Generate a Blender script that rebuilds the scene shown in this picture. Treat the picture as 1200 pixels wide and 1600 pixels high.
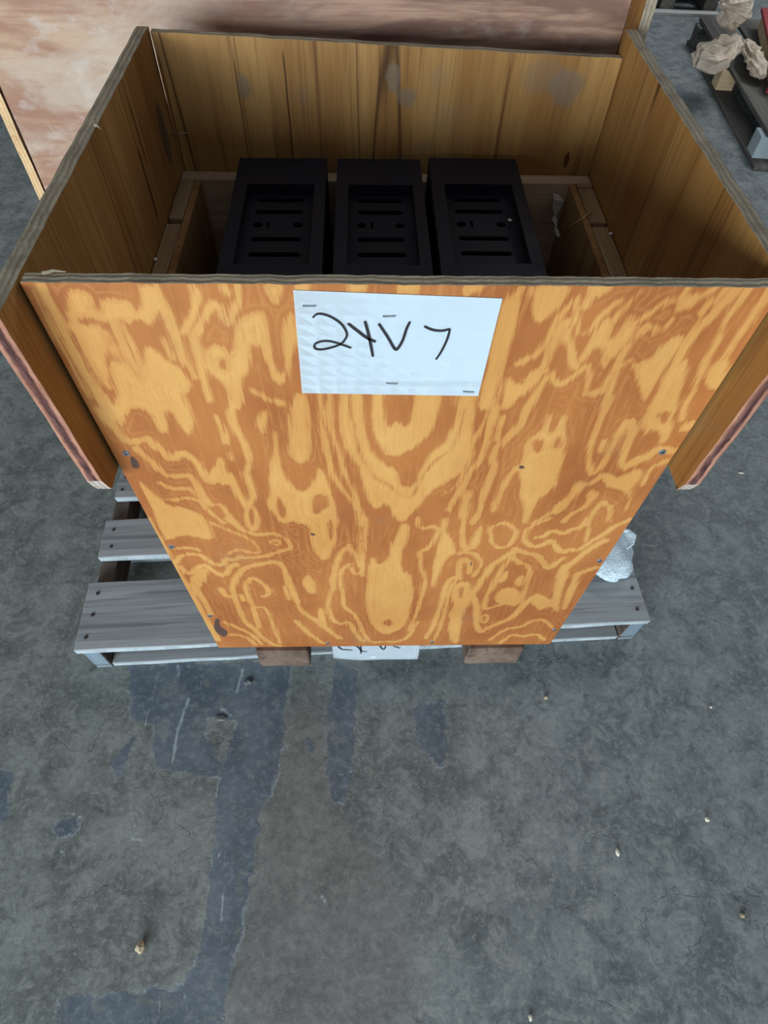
import bpy, bmesh, math, random
import numpy as np
from mathutils import Vector, Matrix, noise
from mathutils.geometry import delaunay_2d_cdt

scene = bpy.context.scene
COL = scene.collection
for o in list(bpy.data.objects):
    bpy.data.objects.remove(o)

# ------------------------------------------------------------------ camera
F_PX = 946.5
CAM = np.array([-0.04123, -0.5, 1.47690])
CR = np.array([0.99957, -0.01987, 0.02173])
CU = np.array([0.00429, 0.82837, 0.56016])
CD = np.array([0.02914, 0.55983, -0.82810])
cam_data = bpy.data.cameras.new('camera')
cam_data.sensor_fit = 'HORIZONTAL'
cam_data.sensor_width = 36.0
cam_data.lens = F_PX / 1200.0 * 36.0
cam_data.clip_start = 0.02
cam = bpy.data.objects.new('camera', cam_data)
COL.objects.link(cam)
M = Matrix(((CR[0], CU[0], -CD[0], CAM[0]), (CR[1], CU[1], -CD[1], CAM[1]),
            (CR[2], CU[2], -CD[2], CAM[2]), (0, 0, 0, 1)))
loc, rot, _ = M.decompose()
cam.location = loc
cam.rotation_euler = rot.to_euler()
scene.camera = cam

# ------------------------------------------------------------------ light
world = bpy.data.worlds.new('world')
scene.world = world
world.use_nodes = True
bg = world.node_tree.nodes['Background']
bg.inputs[0].default_value = (0.78, 0.90, 1.0, 1)
bg.inputs[1].default_value = 0.255

def area(name, loc, target, sx, sy, power, color):
    d = bpy.data.lights.new(name, 'AREA')
    d.shape = 'RECTANGLE'; d.size = sx; d.size_y = sy; d.energy = power; d.color = color
    o = bpy.data.objects.new(name, d); COL.objects.link(o)
    o.location = loc
    o.rotation_euler = (Vector(target) - Vector(loc)).to_track_quat('-Z', 'Y').to_euler()
    return o
# daylight through the warehouse's open dock door, behind and to the left of the photographer
area('dock_door_daylight', (-2.4, -5.8, 1.85), (0.0, 0.3, 1.0), 5.4, 1.9, 700, (0.81, 0.93, 1.0))

# unseen fill light added to brighten the storage area to the right
area('background_fill_light', (3.4, 4.2, 4.2), (2.2, 3.6, 0.0), 2.4, 0.8, 95, (0.90, 0.96, 1.0))

vs = scene.view_settings
vs.view_transform = 'Standard'
vs.look = 'None'
vs.exposure = 0.0
vs.gamma = 1.0
vs.use_curve_mapping = False

# ------------------------------------------------------------------ helpers
def at(px, axis, val):
    v = CR * (px[0] - 600) / F_PX + CU * (800 - px[1]) / F_PX + CD
    t = (val - CAM[axis]) / v[axis]
    return CAM + t * v

def tag(o, label=None, cat=None, group=None, kind=None):
    if label: o['label'] = label
    if cat: o['category'] = cat
    if group: o['group'] = group
    if kind: o['kind'] = kind
    return o

def empty(name, loc=(0, 0, 0), rz=0.0):
    o = bpy.data.objects.new(name, None)
    o.empty_display_size = 0.05
    COL.objects.link(o)
    o.location = loc; o.rotation_euler = (0, 0, rz)
    return o

def link(name, me, mats, parent=None, loc=(0, 0, 0), rot=(0, 0, 0)):
    o = bpy.data.objects.new(name, me)
    COL.objects.link(o)
    if not isinstance(mats, (list, tuple)): mats = [mats]
    if len(me.materials) == 0:
        for m in mats: me.materials.append(m)
    o.location = loc; o.rotation_euler = rot
    if parent is not None:
        o.parent = parent
    return o

def bm_mesh(bm, name, smooth=False):
    bmesh.ops.recalc_face_normals(bm, faces=bm.faces[:])
    if smooth:
        for f in bm.faces: f.smooth = True
    me = bpy.data.meshes.new(name)
    bm.to_mesh(me); bm.free()
    return me

def rough_box(bm, lo, hi, rnd=None, jit=0.0, bevel=0.0015, cuts=0, axis=0):
    """box from lo to hi with bevelled, slightly uneven edges"""
    r = bmesh.ops.create_cube(bm, size=1.0)
    vs_ = r['verts']
    for v in vs_:
        for k in range(3):
            v.co[k] = (lo[k] + hi[k]) / 2 + v.co[k] * (hi[k] - lo[k])
    if cuts:
        es = [e for e in bm.edges if e.verts[0] in vs_ and abs((e.verts[0].co - e.verts[1].co)[axis]) > 1e-6]
        rr = bmesh.ops.subdivide_edges(bm, edges=es, cuts=cuts, use_grid_fill=True)
    if jit and rnd:
        for v in bm.verts:
            v.co += Vector((rnd.uniform(-jit, jit), rnd.uniform(-jit, jit), rnd.uniform(-jit, jit)))
    if bevel:
        es = [e for e in bm.edges if len(e.link_faces) == 2 and e.calc_face_angle(0) > 0.9]
        bmesh.ops.bevel(bm, geom=es, offset=bevel, segments=1, affect='EDGES')

def board(name, lo, hi, mat, parent, seed=0, jit=0.0008, bevel=0.002, cuts=6, axis=None, endmat=None):
    """sawn board: own uneven mesh; object origin at its low corner so that the grain runs in object space"""
    rnd = random.Random(seed)
    lo = Vector(lo); hi = Vector(hi)
    size = hi - lo
    if axis is None:
        axis = max(range(3), key=lambda k: size[k])
    bm = bmesh.new()
    rough_box(bm, (0, 0, 0), size, rnd, jit, bevel, cuts, axis)
    me = bm_mesh(bm, name)
    mats = [mat]
    if endmat:
        mats.append(endmat)
    for m in mats: me.materials.append(m)
    if endmat:
        for p in me.polygons:
            if abs(p.normal[axis]) > 0.75 or p.normal[1] < -.75: p.material_index = 1  # front faces take the end colour too, painting light onto the edges
    o = link(name, me, mats, parent, loc=lo)
    return o

def panel(name, outline, y0, y1, mats, parent, rnd, jit=0.0008, step=0.03, loc=(0, 0, 0), rz=0.0):
    """sheet: outline in local (x,z), thickness from y0 to y1; faces use mats[0], sawn edges mats[1]"""
    pts = []
    n = len(outline)
    for i in range(n):
        a = Vector(outline[i]); b = Vector(outline[(i + 1) % n])
        k = max(1, int((b - a).length / step))
        for j in range(k):
            q = a.lerp(b, j / k)
            if j: q += Vector((rnd.uniform(-jit, jit), rnd.uniform(-jit, jit)))
            pts.append(q)
    bm = bmesh.new()
    A = [bm.verts.new((q.x, y0, q.y)) for q in pts]
    B = [bm.verts.new((q.x + rnd.uniform(-jit, jit) * .6, y1, q.y + rnd.uniform(-jit, jit) * .6)) for q in pts]
    f1 = bm.faces.new(A); f2 = bm.faces.new(B[::-1])
    m = len(pts)
    for i in range(m):
        f = bm.faces.new((A[i], B[i], B[(i + 1) % m], A[(i + 1) % m]))
        f.material_index = 1
    me = bm_mesh(bm, name)
    for mt in mats: me.materials.append(mt)
    return link(name, me, mats, parent, loc, (0, 0, rz))

def tube(bm, pts, r, seg=6, flat=1.0):
    """tapering round tube through pts (r may be a list)"""
    pts = [Vector(p) for p in pts]
    n = len(pts)
    rs = r if isinstance(r, (list, tuple)) else [r] * n
    rings = []
    up = Vector((0.13, 0.21, 0.97)).normalized()
    for i, p in enumerate(pts):
        t = (pts[min(i + 1, n - 1)] - pts[max(i - 1, 0)]).normalized()
        a = t.cross(up)
        if a.length < 1e-3: a = t.cross(Vector((1, 0, 0)))
        a.normalize(); b = t.cross(a)
        rings.append([bm.verts.new(p + (a * math.cos(2 * math.pi * k / seg) + b * math.sin(2 * math.pi * k / seg) * flat) * rs[i]) for k in range(seg)])
    for i in range(n - 1):
        for k in range(seg):
            bm.faces.new((rings[i][k], rings[i][(k + 1) % seg], rings[i + 1][(k + 1) % seg], rings[i + 1][k]))
    bm.faces.new(rings[0]); bm.faces.new(rings[-1][::-1])

def ribbon(bm, pts, w, nrm, thick):
    """flat stroke of width w lying on a surface with normal nrm"""
    pts = [Vector(p) for p in pts]
    # smooth by Catmull-Rom
    sm = []
    n = len(pts)
    for i in range(n - 1):
        p0, p1, p2, p3 = pts[max(i - 1, 0)], pts[i], pts[i + 1], pts[min(i + 2, n - 1)]
        for j in range(5):
            t = j / 5
            sm.append(0.5 * ((2 * p1) + (p2 - p0) * t + (2 * p0 - 5 * p1 + 4 * p2 - p3) * t * t + (-p0 + 3 * p1 - 3 * p2 + p3) * t ** 3))
    sm.append(pts[-1])
    nrm = Vector(nrm)
    L = []
    m = len(sm)
    for i, p in enumerate(sm):
        t = (sm[min(i + 1, m - 1)] - sm[max(i - 1, 0)]).normalized()
        s = t.cross(nrm).normalized()
        ww = w * (0.75 + 0.25 * math.sin(math.pi * min(1, max(0, i / (m - 1)))) ** .5) / 2
        L.append([bm.verts.new(p + s * ww + nrm * thick), bm.verts.new(p - s * ww + nrm * thick),
                  bm.verts.new(p - s * ww), bm.verts.new(p + s * ww)])
    for i in range(m - 1):
        for k in range(4):
            bm.faces.new((L[i][k], L[i][(k + 1) % 4], L[i + 1][(k + 1) % 4], L[i + 1][k]))
    bm.faces.new(L[0]); bm.faces.new(L[-1][::-1])

# ------------------------------------------------------------------ node helpers
class N:
    def __init__(self, name, rough=0.7, spec=0.3):
        self.m = bpy.data.materials.new(name); self.m.use_nodes = True
        self.t = self.m.node_tree
        self.b = self.t.nodes['Principled BSDF']
        self.b.inputs['Roughness'].default_value = rough
        self.b.inputs['Specular IOR Level'].default_value = spec
    def _in(self, sock, v):
        if hasattr(v, 'is_output'): self.t.links.new(v, sock)
        else:
            if sock.type == 'RGBA' and len(v) == 3: v = (*v, 1)
            sock.default_value = v
    def coord(self, kind='Object', scale=(1, 1, 1), loc=(0, 0, 0), rot=(0, 0, 0)):
        c = self.t.nodes.new('ShaderNodeTexCoord'); mp = self.t.nodes.new('ShaderNodeMapping')
        self.t.links.new(c.outputs[kind], mp.inputs[0])
        mp.inputs['Scale'].default_value = scale; mp.inputs['Location'].default_value = loc; mp.inputs['Rotation'].default_value = rot
        return mp.outputs[0]
    def noise(self, vec, scale=5, detail=3, rough=.55, dist=0, out=0):
        n = self.t.nodes.new('ShaderNodeTexNoise')
        self.t.links.new(vec, n.inputs['Vector'])
        n.inputs['Scale'].default_value = scale; n.inputs['Detail'].default_value = detail
        n.inputs['Roughness'].default_value = rough; n.inputs['Distortion'].default_value = dist
        return n.outputs[out]
    def voronoi(self, vec, scale=5, feature='F1', out='Distance'):
        n = self.t.nodes.new('ShaderNodeTexVoronoi'); n.feature = feature
        self.t.links.new(vec, n.inputs['Vector']); n.inputs['Scale'].default_value = scale
        return n.outputs[out]
    def wave(self, vec, scale=5, dist=2, detail=2, dscale=1, direction='X'):
        n = self.t.nodes.new('ShaderNodeTexWave'); n.bands_direction = direction
        self.t.links.new(vec, n.inputs['Vector'])
        n.inputs['Scale'].default_value = scale; n.inputs['Distortion'].default_value = dist
        n.inputs['Detail'].default_value = detail; n.inputs['Detail Scale'].default_value = dscale
        return n.outputs['Fac']
    def math(self, op, a, b=0.0, c=0.0, clamp=False):
        n = self.t.nodes.new('ShaderNodeMath'); n.operation = op; n.use_clamp = clamp
        self._in(n.inputs[0], a); self._in(n.inputs[1], b); self._in(n.inputs[2], c)
        return n.outputs[0]
    def rng(self, v, a, b, c=0.0, d=1.0, smooth=True):
        n = self.t.nodes.new('ShaderNodeMapRange')
        n.interpolation_type = 'SMOOTHSTEP' if smooth else 'LINEAR'
        self._in(n.inputs['Value'], v)
        n.inputs['From Min'].default_value = a; n.inputs['From Max'].default_value = b
        n.inputs['To Min'].default_value = c; n.inputs['To Max'].default_value = d
        return n.outputs[0]
    def mix(self, f, a, b, mode='MIX'):
        n = self.t.nodes.new('ShaderNodeMix'); n.data_type = 'RGBA'; n.blend_type = mode
        self._in(n.inputs[0], f)
        self._in(n.inputs[6], a); self._in(n.inputs[7], b)
        return n.outputs[2]
    def attr(self, name):
        n = self.t.nodes.new('ShaderNodeAttribute'); n.attribute_name = name
        return n.outputs['Fac']
    def sep(self, vec):
        n = self.t.nodes.new('ShaderNodeSeparateXYZ'); self.t.links.new(vec, n.inputs[0]); return n.outputs
    def bump(self, h, strength=.3, dist=.002):
        n = self.t.nodes.new('ShaderNodeBump'); self._in(n.inputs['Height'], h)
        n.inputs['Strength'].default_value = strength; n.inputs['Distance'].default_value = dist
        self.t.links.new(n.outputs[0], self.b.inputs['Normal'])
    def color(self, c): self._in(self.b.inputs['Base Color'], c)
    def rough(self, r): self._in(self.b.inputs['Roughness'], r)

def plain(name, col, rough=.6, spec=.3, metal=0.0, var=.15, scale=40):
    n = N(name, rough, spec)
    v = n.noise(n.coord('Object'), scale, 3)
    n.color(n.mix(n.rng(v, .3, .7), tuple(c * (1 - var) for c in col), tuple(min(1, c * (1 + var)) for c in col)))
    n.b.inputs['Metallic'].default_value = metal
    return n.m

def lin(r, g, b):
    f = lambda c: ((c / 255 + .055) / 1.055) ** 2.4 if c > 10 else c / 255 / 12.92
    return (f(r), f(g), f(b))

# ------------------------------------------------------------------ materials
def mat_front_ply():
    n = N('flame_grain_plywood', .55, .28)
    g = n.attr('grain')
    fib = n.noise(n.coord('Object', (420, 420, 22)), 1.0, 2, .6)
    fib2 = n.noise(n.coord('Object', (150, 150, 11)), 1.0, 3, .6)
    big = n.noise(n.coord('Object', (7, 7, 4)), 1.0, 3, .55)
    wob = n.noise(n.coord('Object', (60, 60, 40)), 1.0, 3, .6)
    v = n.math('ADD', g, n.math('MULTIPLY', n.math('SUBTRACT', fib, .5), .014))
    v = n.math('ADD', v, n.math('MULTIPLY', n.math('SUBTRACT', fib2, .5), .013))
    v = n.math('ADD', v, n.math('MULTIPLY', n.math('SUBTRACT', wob, .5), .006))
    v = n.math('ADD', v, .0008)
    m = n.rng(v, -.0036, .0036)
    dark = n.mix(n.rng(big, .35, .65), (0.300, 0.092, 0.024), (0.400, 0.145, 0.040))
    light = n.mix(n.rng(big, .3, .7), (0.500, 0.235, 0.062), (0.590, 0.315, 0.095))
    # fainter growth rings running beside the bold ones
    ring = n.math('SINE', n.math('MULTIPLY', n.math('ADD', g, n.math('MULTIPLY', n.math('SUBTRACT', fib2, .5), .010)), 560.0))
    rm = n.noise(n.coord('Object', (11, 11, 7), (3, 0, 8)), 1.0, 2)
    rk = n.math('MULTIPLY', n.rng(ring, .35, 1.0), n.rng(rm, .42, .62))
    dark = n.mix(n.math('MULTIPLY', rk, .22), dark, (0.560, 0.270, 0.080))
    light = n.mix(n.math('MULTIPLY', rk, .30), light, (0.430, 0.175, 0.050))
    dark = n.mix(n.rng(fib2, .50, .72, 0, .40), dark, (0.500, 0.215, 0.062))
    light = n.mix(n.rng(fib2, .52, .74, 0, .40), light, (0.450, 0.190, 0.052))
    c = n.mix(m, dark, light)
    c = n.mix(n.rng(fib, .40, .72, 0, .16), c, (0.26, 0.09, 0.022), 'MIX')
    dirt = n.noise(n.coord('Object', (9, 9, 9), (4, 2, 1)), 1.0, 4, .6)
    c = n.mix(n.rng(dirt, .58, .78, 0, .22), c, (0.16, 0.13, 0.10))
    k = n.attr('knot')
    c = n.mix(n.rng(n.math('ADD', k, n.math('MULTIPLY', n.math('SUBTRACT', fib2, .5), .006)), -.001, .0012), c, (0.085, 0.045, 0.035))
    n.color(c)
    n.bump(fib, .12, .0006)
    return n.m

def mat_streak(name, base, dark, light, streak=1.0, seed=0.0, grey=0.0, spots=(), lines=()):
    """sheet with long straight vertical grain (local z)"""
    n = N(name, .6, .25)
    a = n.noise(n.coord('Object', (16, 16, 1.1), (seed, seed, seed)), 1.0, 4, .6, .3)
    b = n.noise(n.coord('Object', (70, 70, 2.4), (seed, 0, 0)), 1.0, 3, .6)
    f = n.noise(n.coord('Object', (300, 300, 14)), 1.0, 2)
    c = n.mix(n.rng(a, .32, .68), base, light)
    c = n.mix(n.rng(b, .5, .78, 0, .75 * streak), c, dark)
    c = n.mix(n.rng(f, .4, .75, 0, .25), c, dark)
    # split seams between the veneer strips
    s = n.noise(n.coord('Object', (9, 9, .25), (seed * 3, 1, 0)), 1.0, 1, .4)
    c = n.mix(n.rng(n.math('ABSOLUTE', n.math('SUBTRACT', s, .53)), .0, .006, .8, 0), c, tuple(x * .35 for x in dark))
    w = n.noise(n.coord('Object', (6, 6, 5), (seed, 3, 5)), 1.0, 4, .6)
    c = n.mix(n.rng(w, .57, .68, 0, .6 * grey), c, (0.17, 0.14, 0.11))
    sp = n.sep(n.coord('Object'))
    for (px, pz, rx, rz, col, k) in spots:
        dx = n.math('DIVIDE', n.math('SUBTRACT', sp[0], px), rx); dz = n.math('DIVIDE', n.math('SUBTRACT', sp[2], pz), rz)
        r2 = n.math('SQRT', n.math('ADD', n.math('MULTIPLY', dx, dx), n.math('MULTIPLY', dz, dz)))
        r2 = n.math('ADD', r2, n.math('MULTIPLY', n.math('SUBTRACT', n.noise(n.coord('Object', (60, 60, 40)), 1.0, 4, .65), .5), 1.1))
        c = n.mix(n.rng(r2, .7, 1.1, k, 0), c, col)
    for (px, w_, z0, z1, col) in lines:
        lx = n.math('ABSOLUTE', n.math('SUBTRACT', n.math('ADD', sp[0], n.math('MULTIPLY', n.math('SUBTRACT', n.noise(n.coord('Object', (3, 3, 9)), 1.0, 3), .5), .006)), px))
        lm = n.math('MULTIPLY', n.rng(lx, w_ * .4, w_, .9, 0), n.math('MULTIPLY', n.rng(sp[2], z0, z0 + .02), n.rng(sp[2], z1 - .02, z1, 1, 0)))
        c = n.mix(lm, c, col)
    n.color(c); n.bump(b, .15, .001)
    return n.m

def mat_edge(name, light, dark, axis='Y', core=None, run=(18, 130, 130)):
    """sawn plywood edge: thin plies through the thickness"""
    n = N(name, .85, .1)
    co = n.coord('Object')
    sp = n.sep(co)
    y = {'X': sp[0], 'Y': sp[1], 'Z': sp[2]}[axis]
    w = n.noise(n.coord('Object', (45, 45, 45)), 1.0, 4)
    yy = n.math('ADD', y, n.math('MULTIPLY', n.math('SUBTRACT', w, .5), .007))
    st = n.math('SINE', n.math('MULTIPLY', yy, 900.0))
    r = n.noise(n.coord('Object', run), 1.0, 5, .7)
    c = n.mix(n.rng(st, -1.2, 1.2, .32, .72), dark, light)
    c = n.mix(n.rng(r, .40, .68, 0, .75), c, dark)
    if core:
        c = n.mix(n.rng(n.math('ABSOLUTE', n.math('SUBTRACT', yy, .009)), .0025, .0055, 1, 0), c, n.mix(n.rng(r, .4, .6), core, tuple(x * .4 for x in core)))
    p = n.noise(n.coord('Object', (14, 14, 14)), 1.0, 3)
    c = n.mix(n.rng(p, .5, .75, 0, .5), c, tuple(x * .6 for x in dark))
    n.color(c); n.bump(n.math('ADD', r, n.math('MULTIPLY', st, .5)), .6, .002)
    return n.m

def mat_board(name, axis, light, dark, contrast=.6, seed=0, spec=.15):
    """sawn board with grain along an axis"""
    n = N(name, .85, spec)
    s = [60, 60, 60]; s[axis] = 2.5
    a = n.noise(n.coord('Object', tuple(s), (seed, seed * .7, seed * 1.3)), 1.0, 4, .62, .4)
    s2 = [14, 14, 14]; s2[axis] = 1.2
    b = n.noise(n.coord('Object', tuple(s2), (seed * 2, 0, 0)), 1.0, 3, .55, .8)
    info = n.t.nodes.new('ShaderNodeObjectInfo')
    c = n.mix(n.rng(b, .32, .68), dark, light)
    c = n.mix(n.rng(a, .45, .72, 0, contrast), c, tuple(x * .5 for x in dark))
    c = n.mix(n.math('MULTIPLY', info.outputs['Random'], .35), c, tuple(x * .75 for x in dark))
    n.color(c); n.bump(a, .35, .0015)
    return n.m

def mat_floor():
    n = N('stained_concrete', .62, .35)
    co = n.coord('Object')
    big = n.noise(n.coord('Object', (1.3, 1.0, 1)), 1.0, 4, .55)
    mid = n.noise(co, 7, 5, .62, .3)
    fine = n.noise(co, 60, 4, .7)
    spk = n.noise(co, 240, 2, .6)
    xx = n.sep(co)[0]
    hue = n.rng(n.math('ADD', xx, n.math('MULTIPLY', n.math('SUBTRACT', big, .5), 1.2)), -.5, .5)  # left-to-right tint paints reflected light into the concrete colour
    base = n.mix(hue, (0.138, 0.148, 0.134), (0.120, 0.142, 0.152))
    base = n.mix(n.rng(mid, .36, .64), n.mix(.55, base, (0.078, 0.090, 0.092)), n.mix(.50, base, (0.195, 0.212, 0.212)))
    blot = n.noise(co, 19, 8, .74, .8)
    base = n.mix(n.rng(blot, .50, .60, 0, .50), base, (0.230, 0.244, 0.238))
    base = n.mix(n.rng(blot, .38, .47, .55, 0), base, (0.062, 0.071, 0.072))
    flk = n.noise(co, 75, 5, .75, .4)
    base = n.mix(n.rng(flk, .52, .62, 0, .42), base, (0.245, 0.260, 0.250))
    base = n.mix(n.rng(flk, .36, .45, .40, 0), base, (0.055, 0.062, 0.062))
    base = n.mix(n.rng(spk, .62, .72, 0, .5), base, (0.045, 0.050, 0.050))
    # warm brown-grey strip
    w = n.math('ADD', n.attr('warm'), n.math('MULTIPLY', n.math('SUBTRACT', mid, .5), .06))
    base = n.mix(n.rng(w, -.03, .03, 0, .55), base, n.mix(n.rng(fine, .35, .7), (0.104, 0.098, 0.096), (0.178, 0.168, 0.162)))
    # hairline map cracks
    cv = n.t.nodes.new('ShaderNodeVectorMath'); cv.operation = 'ADD'
    n.t.links.new(co, cv.inputs[0]); 
    sc = n.t.nodes.new('ShaderNodeVectorMath'); sc.operation = 'SCALE'; sc.inputs['Scale'].default_value = .16
    n.t.links.new(n.noise(co, 6, 4, .6, 0, 1), sc.inputs[0]); n.t.links.new(sc.outputs[0], cv.inputs[1])
    cr = n.voronoi(cv.outputs[0], 7.5, 'DISTANCE_TO_EDGE')
    cm = n.noise(n.coord('Object', (3, 3, 3), (7, 3, 0)), 1.0, 3)
    crk = n.math('MULTIPLY', n.rng(cr, .0, .010, 1, 0), n.rng(cm, .48, .62, 0, .55))
    base = n.mix(crk, base, (0.045, 0.050, 0.050))
    # old blue-grey paint
    p = n.math('ADD', n.attr('paint'), n.math('MULTIPLY', n.math('SUBTRACT', n.noise(co, 30, 7, .70), .5), .060))
    pm = n.rng(p, -.0012, .0012)
    worn = n.rng(n.noise(co, 22, 6, .72), .52, .64, 0, .75)
    pc = n.mix(n.rng(mid, .35, .68), (0.066, 0.085, 0.110), (0.112, 0.134, 0.162))
    pc = n.mix(n.rng(fine, .46, .70, 0, .60), pc, (0.180, 0.205, 0.245))
    pc = n.mix(worn, pc, base)
    base = n.mix(pm, base, pc)
    # pale rim where the paint has lifted
    rim = n.math('MULTIPLY', n.rng(n.math('ABSOLUTE', p), .0, .004, 1, 0), n.rng(n.noise(co, 11, 2), .5, .62))
    base = n.mix(n.math('MULTIPLY', rim, .6), base, (0.27, 0.31, 0.34))
    s = n.math('ADD', n.attr('scratch'), n.math('MULTIPLY', n.math('SUBTRACT', fine, .5), .008))
    base = n.mix(n.rng(s, -.001, .002, 0, .75), base, (0.30, 0.34, 0.37))
    base = n.mix(1.0, base, (1.20, 1.18, 1.15), 'MULTIPLY')
    n.color(base)
    n.rough(n.rng(mid, .3, .7, .50, .72))
    n.bump(n.math('ADD', n.math('MULTIPLY', pm, .7), n.math('ADD', n.math('MULTIPLY', fine, .8), n.math('MULTIPLY', crk, -1.0))), .35, .003)
    return n.m

def mat_red_ply():
    """weathered reddish form ply, grain running sideways, with pale scuffs"""
    n = N('weathered_red_plywood', .6, .3)
    co = n.coord('Object')
    a = n.noise(n.coord('Object', (2.2, 2.2, 13)), 1.0, 5, .6, .9)
    b = n.noise(n.coord('Object', (7, 7, 130)), 1.0, 4, .62, .3)
    w = n.noise(n.coord('Object', (3.2, 3.2, 5.0), (2, 0, 4)), 1.0, 6, .68, .6)
    s = n.noise(n.coord('Object', (16, 16, 30), (1, 0, 2)), 1.0, 4, .65)
    c = n.mix(n.rng(a, .40, .60), (0.290, 0.148, 0.094), (0.430, 0.280, 0.180))
    c = n.mix(n.rng(b, .45, .70, 0, .5), c, (0.300, 0.135, 0.095))
    c = n.mix(n.rng(w, .45, .66, 0, .7), c, (0.480, 0.390, 0.315))
    c = n.mix(n.rng(s, .52, .68, 0, .35), c, (0.520, 0.470, 0.440))
    x = n.sep(co)[0]
    d = n.noise(n.coord('Object', (3.6, 3.6, 6), (8, 1, 0)), 1.0, 4, .6, .5)
    dm = n.math('MULTIPLY', n.rng(d, .28, .46), n.rng(x, -.50, -.10, 0, 1))
    e = n.noise(n.coord('Object', (2.6, 2.6, 17), (5, 2, 1)), 1.0, 5, .62, 1.4)
    dk = n.mix(n.rng(e, .40, .60), (0.165, 0.080, 0.058), (0.400, 0.235, 0.160))
    dk = n.mix(n.rng(b, .48, .66, 0, .5), dk, (0.130, 0.058, 0.044))
    dk = n.mix(n.rng(s, .56, .70, 0, .35), dk, (0.360, 0.270, 0.220))
    c = n.mix(n.math('MULTIPLY', dm, .88), c, dk)
    n.color(c); n.rough(n.rng(w, .3, .7, .45, .7))
    return n.m

def mat_foam():
    n = N('speckled_white_foam', .6, .4)
    co = n.coord('Object')
    v = n.voronoi(co, 190)
    f = n.noise(co, 420, 2)
    c = n.mix(n.rng(f, .42, .6), (0.46, 0.56, 0.63), (0.72, 0.82, 0.88))
    n.color(c); n.bump(v, .6, .002)
    return n.m

def mat_kraft():
    n = N('crumpled_kraft_paper', .75, .2)
    co = n.coord('Object')
    a = n.noise(co, 18, 4, .6)
    n.color(n.mix(n.rng(a, .35, .65), (0.54, 0.42, 0.32), (0.70, 0.58, 0.46)))
    n.bump(n.noise(co, 45, 4, .6), .25, .004)
    return n.m

def mat_black():
    n = N('black_painted_steel', .6, .18)
    co = n.coord('Object')
    a = n.noise(co, 14, 4, .6)
    d = n.noise(co, 130, 3, .7)
    c = n.mix(n.rng(a, .4, .7), (0.0060, 0.0066, 0.0130), (0.0100, 0.0102, 0.0180))
    c = n.mix(n.rng(d, .66, .80, 0, .25), c, (0.08, 0.075, 0.07))
    n.color(c); n.rough(n.rng(a, .3, .7, .55, .72))
    return n.m

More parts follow.
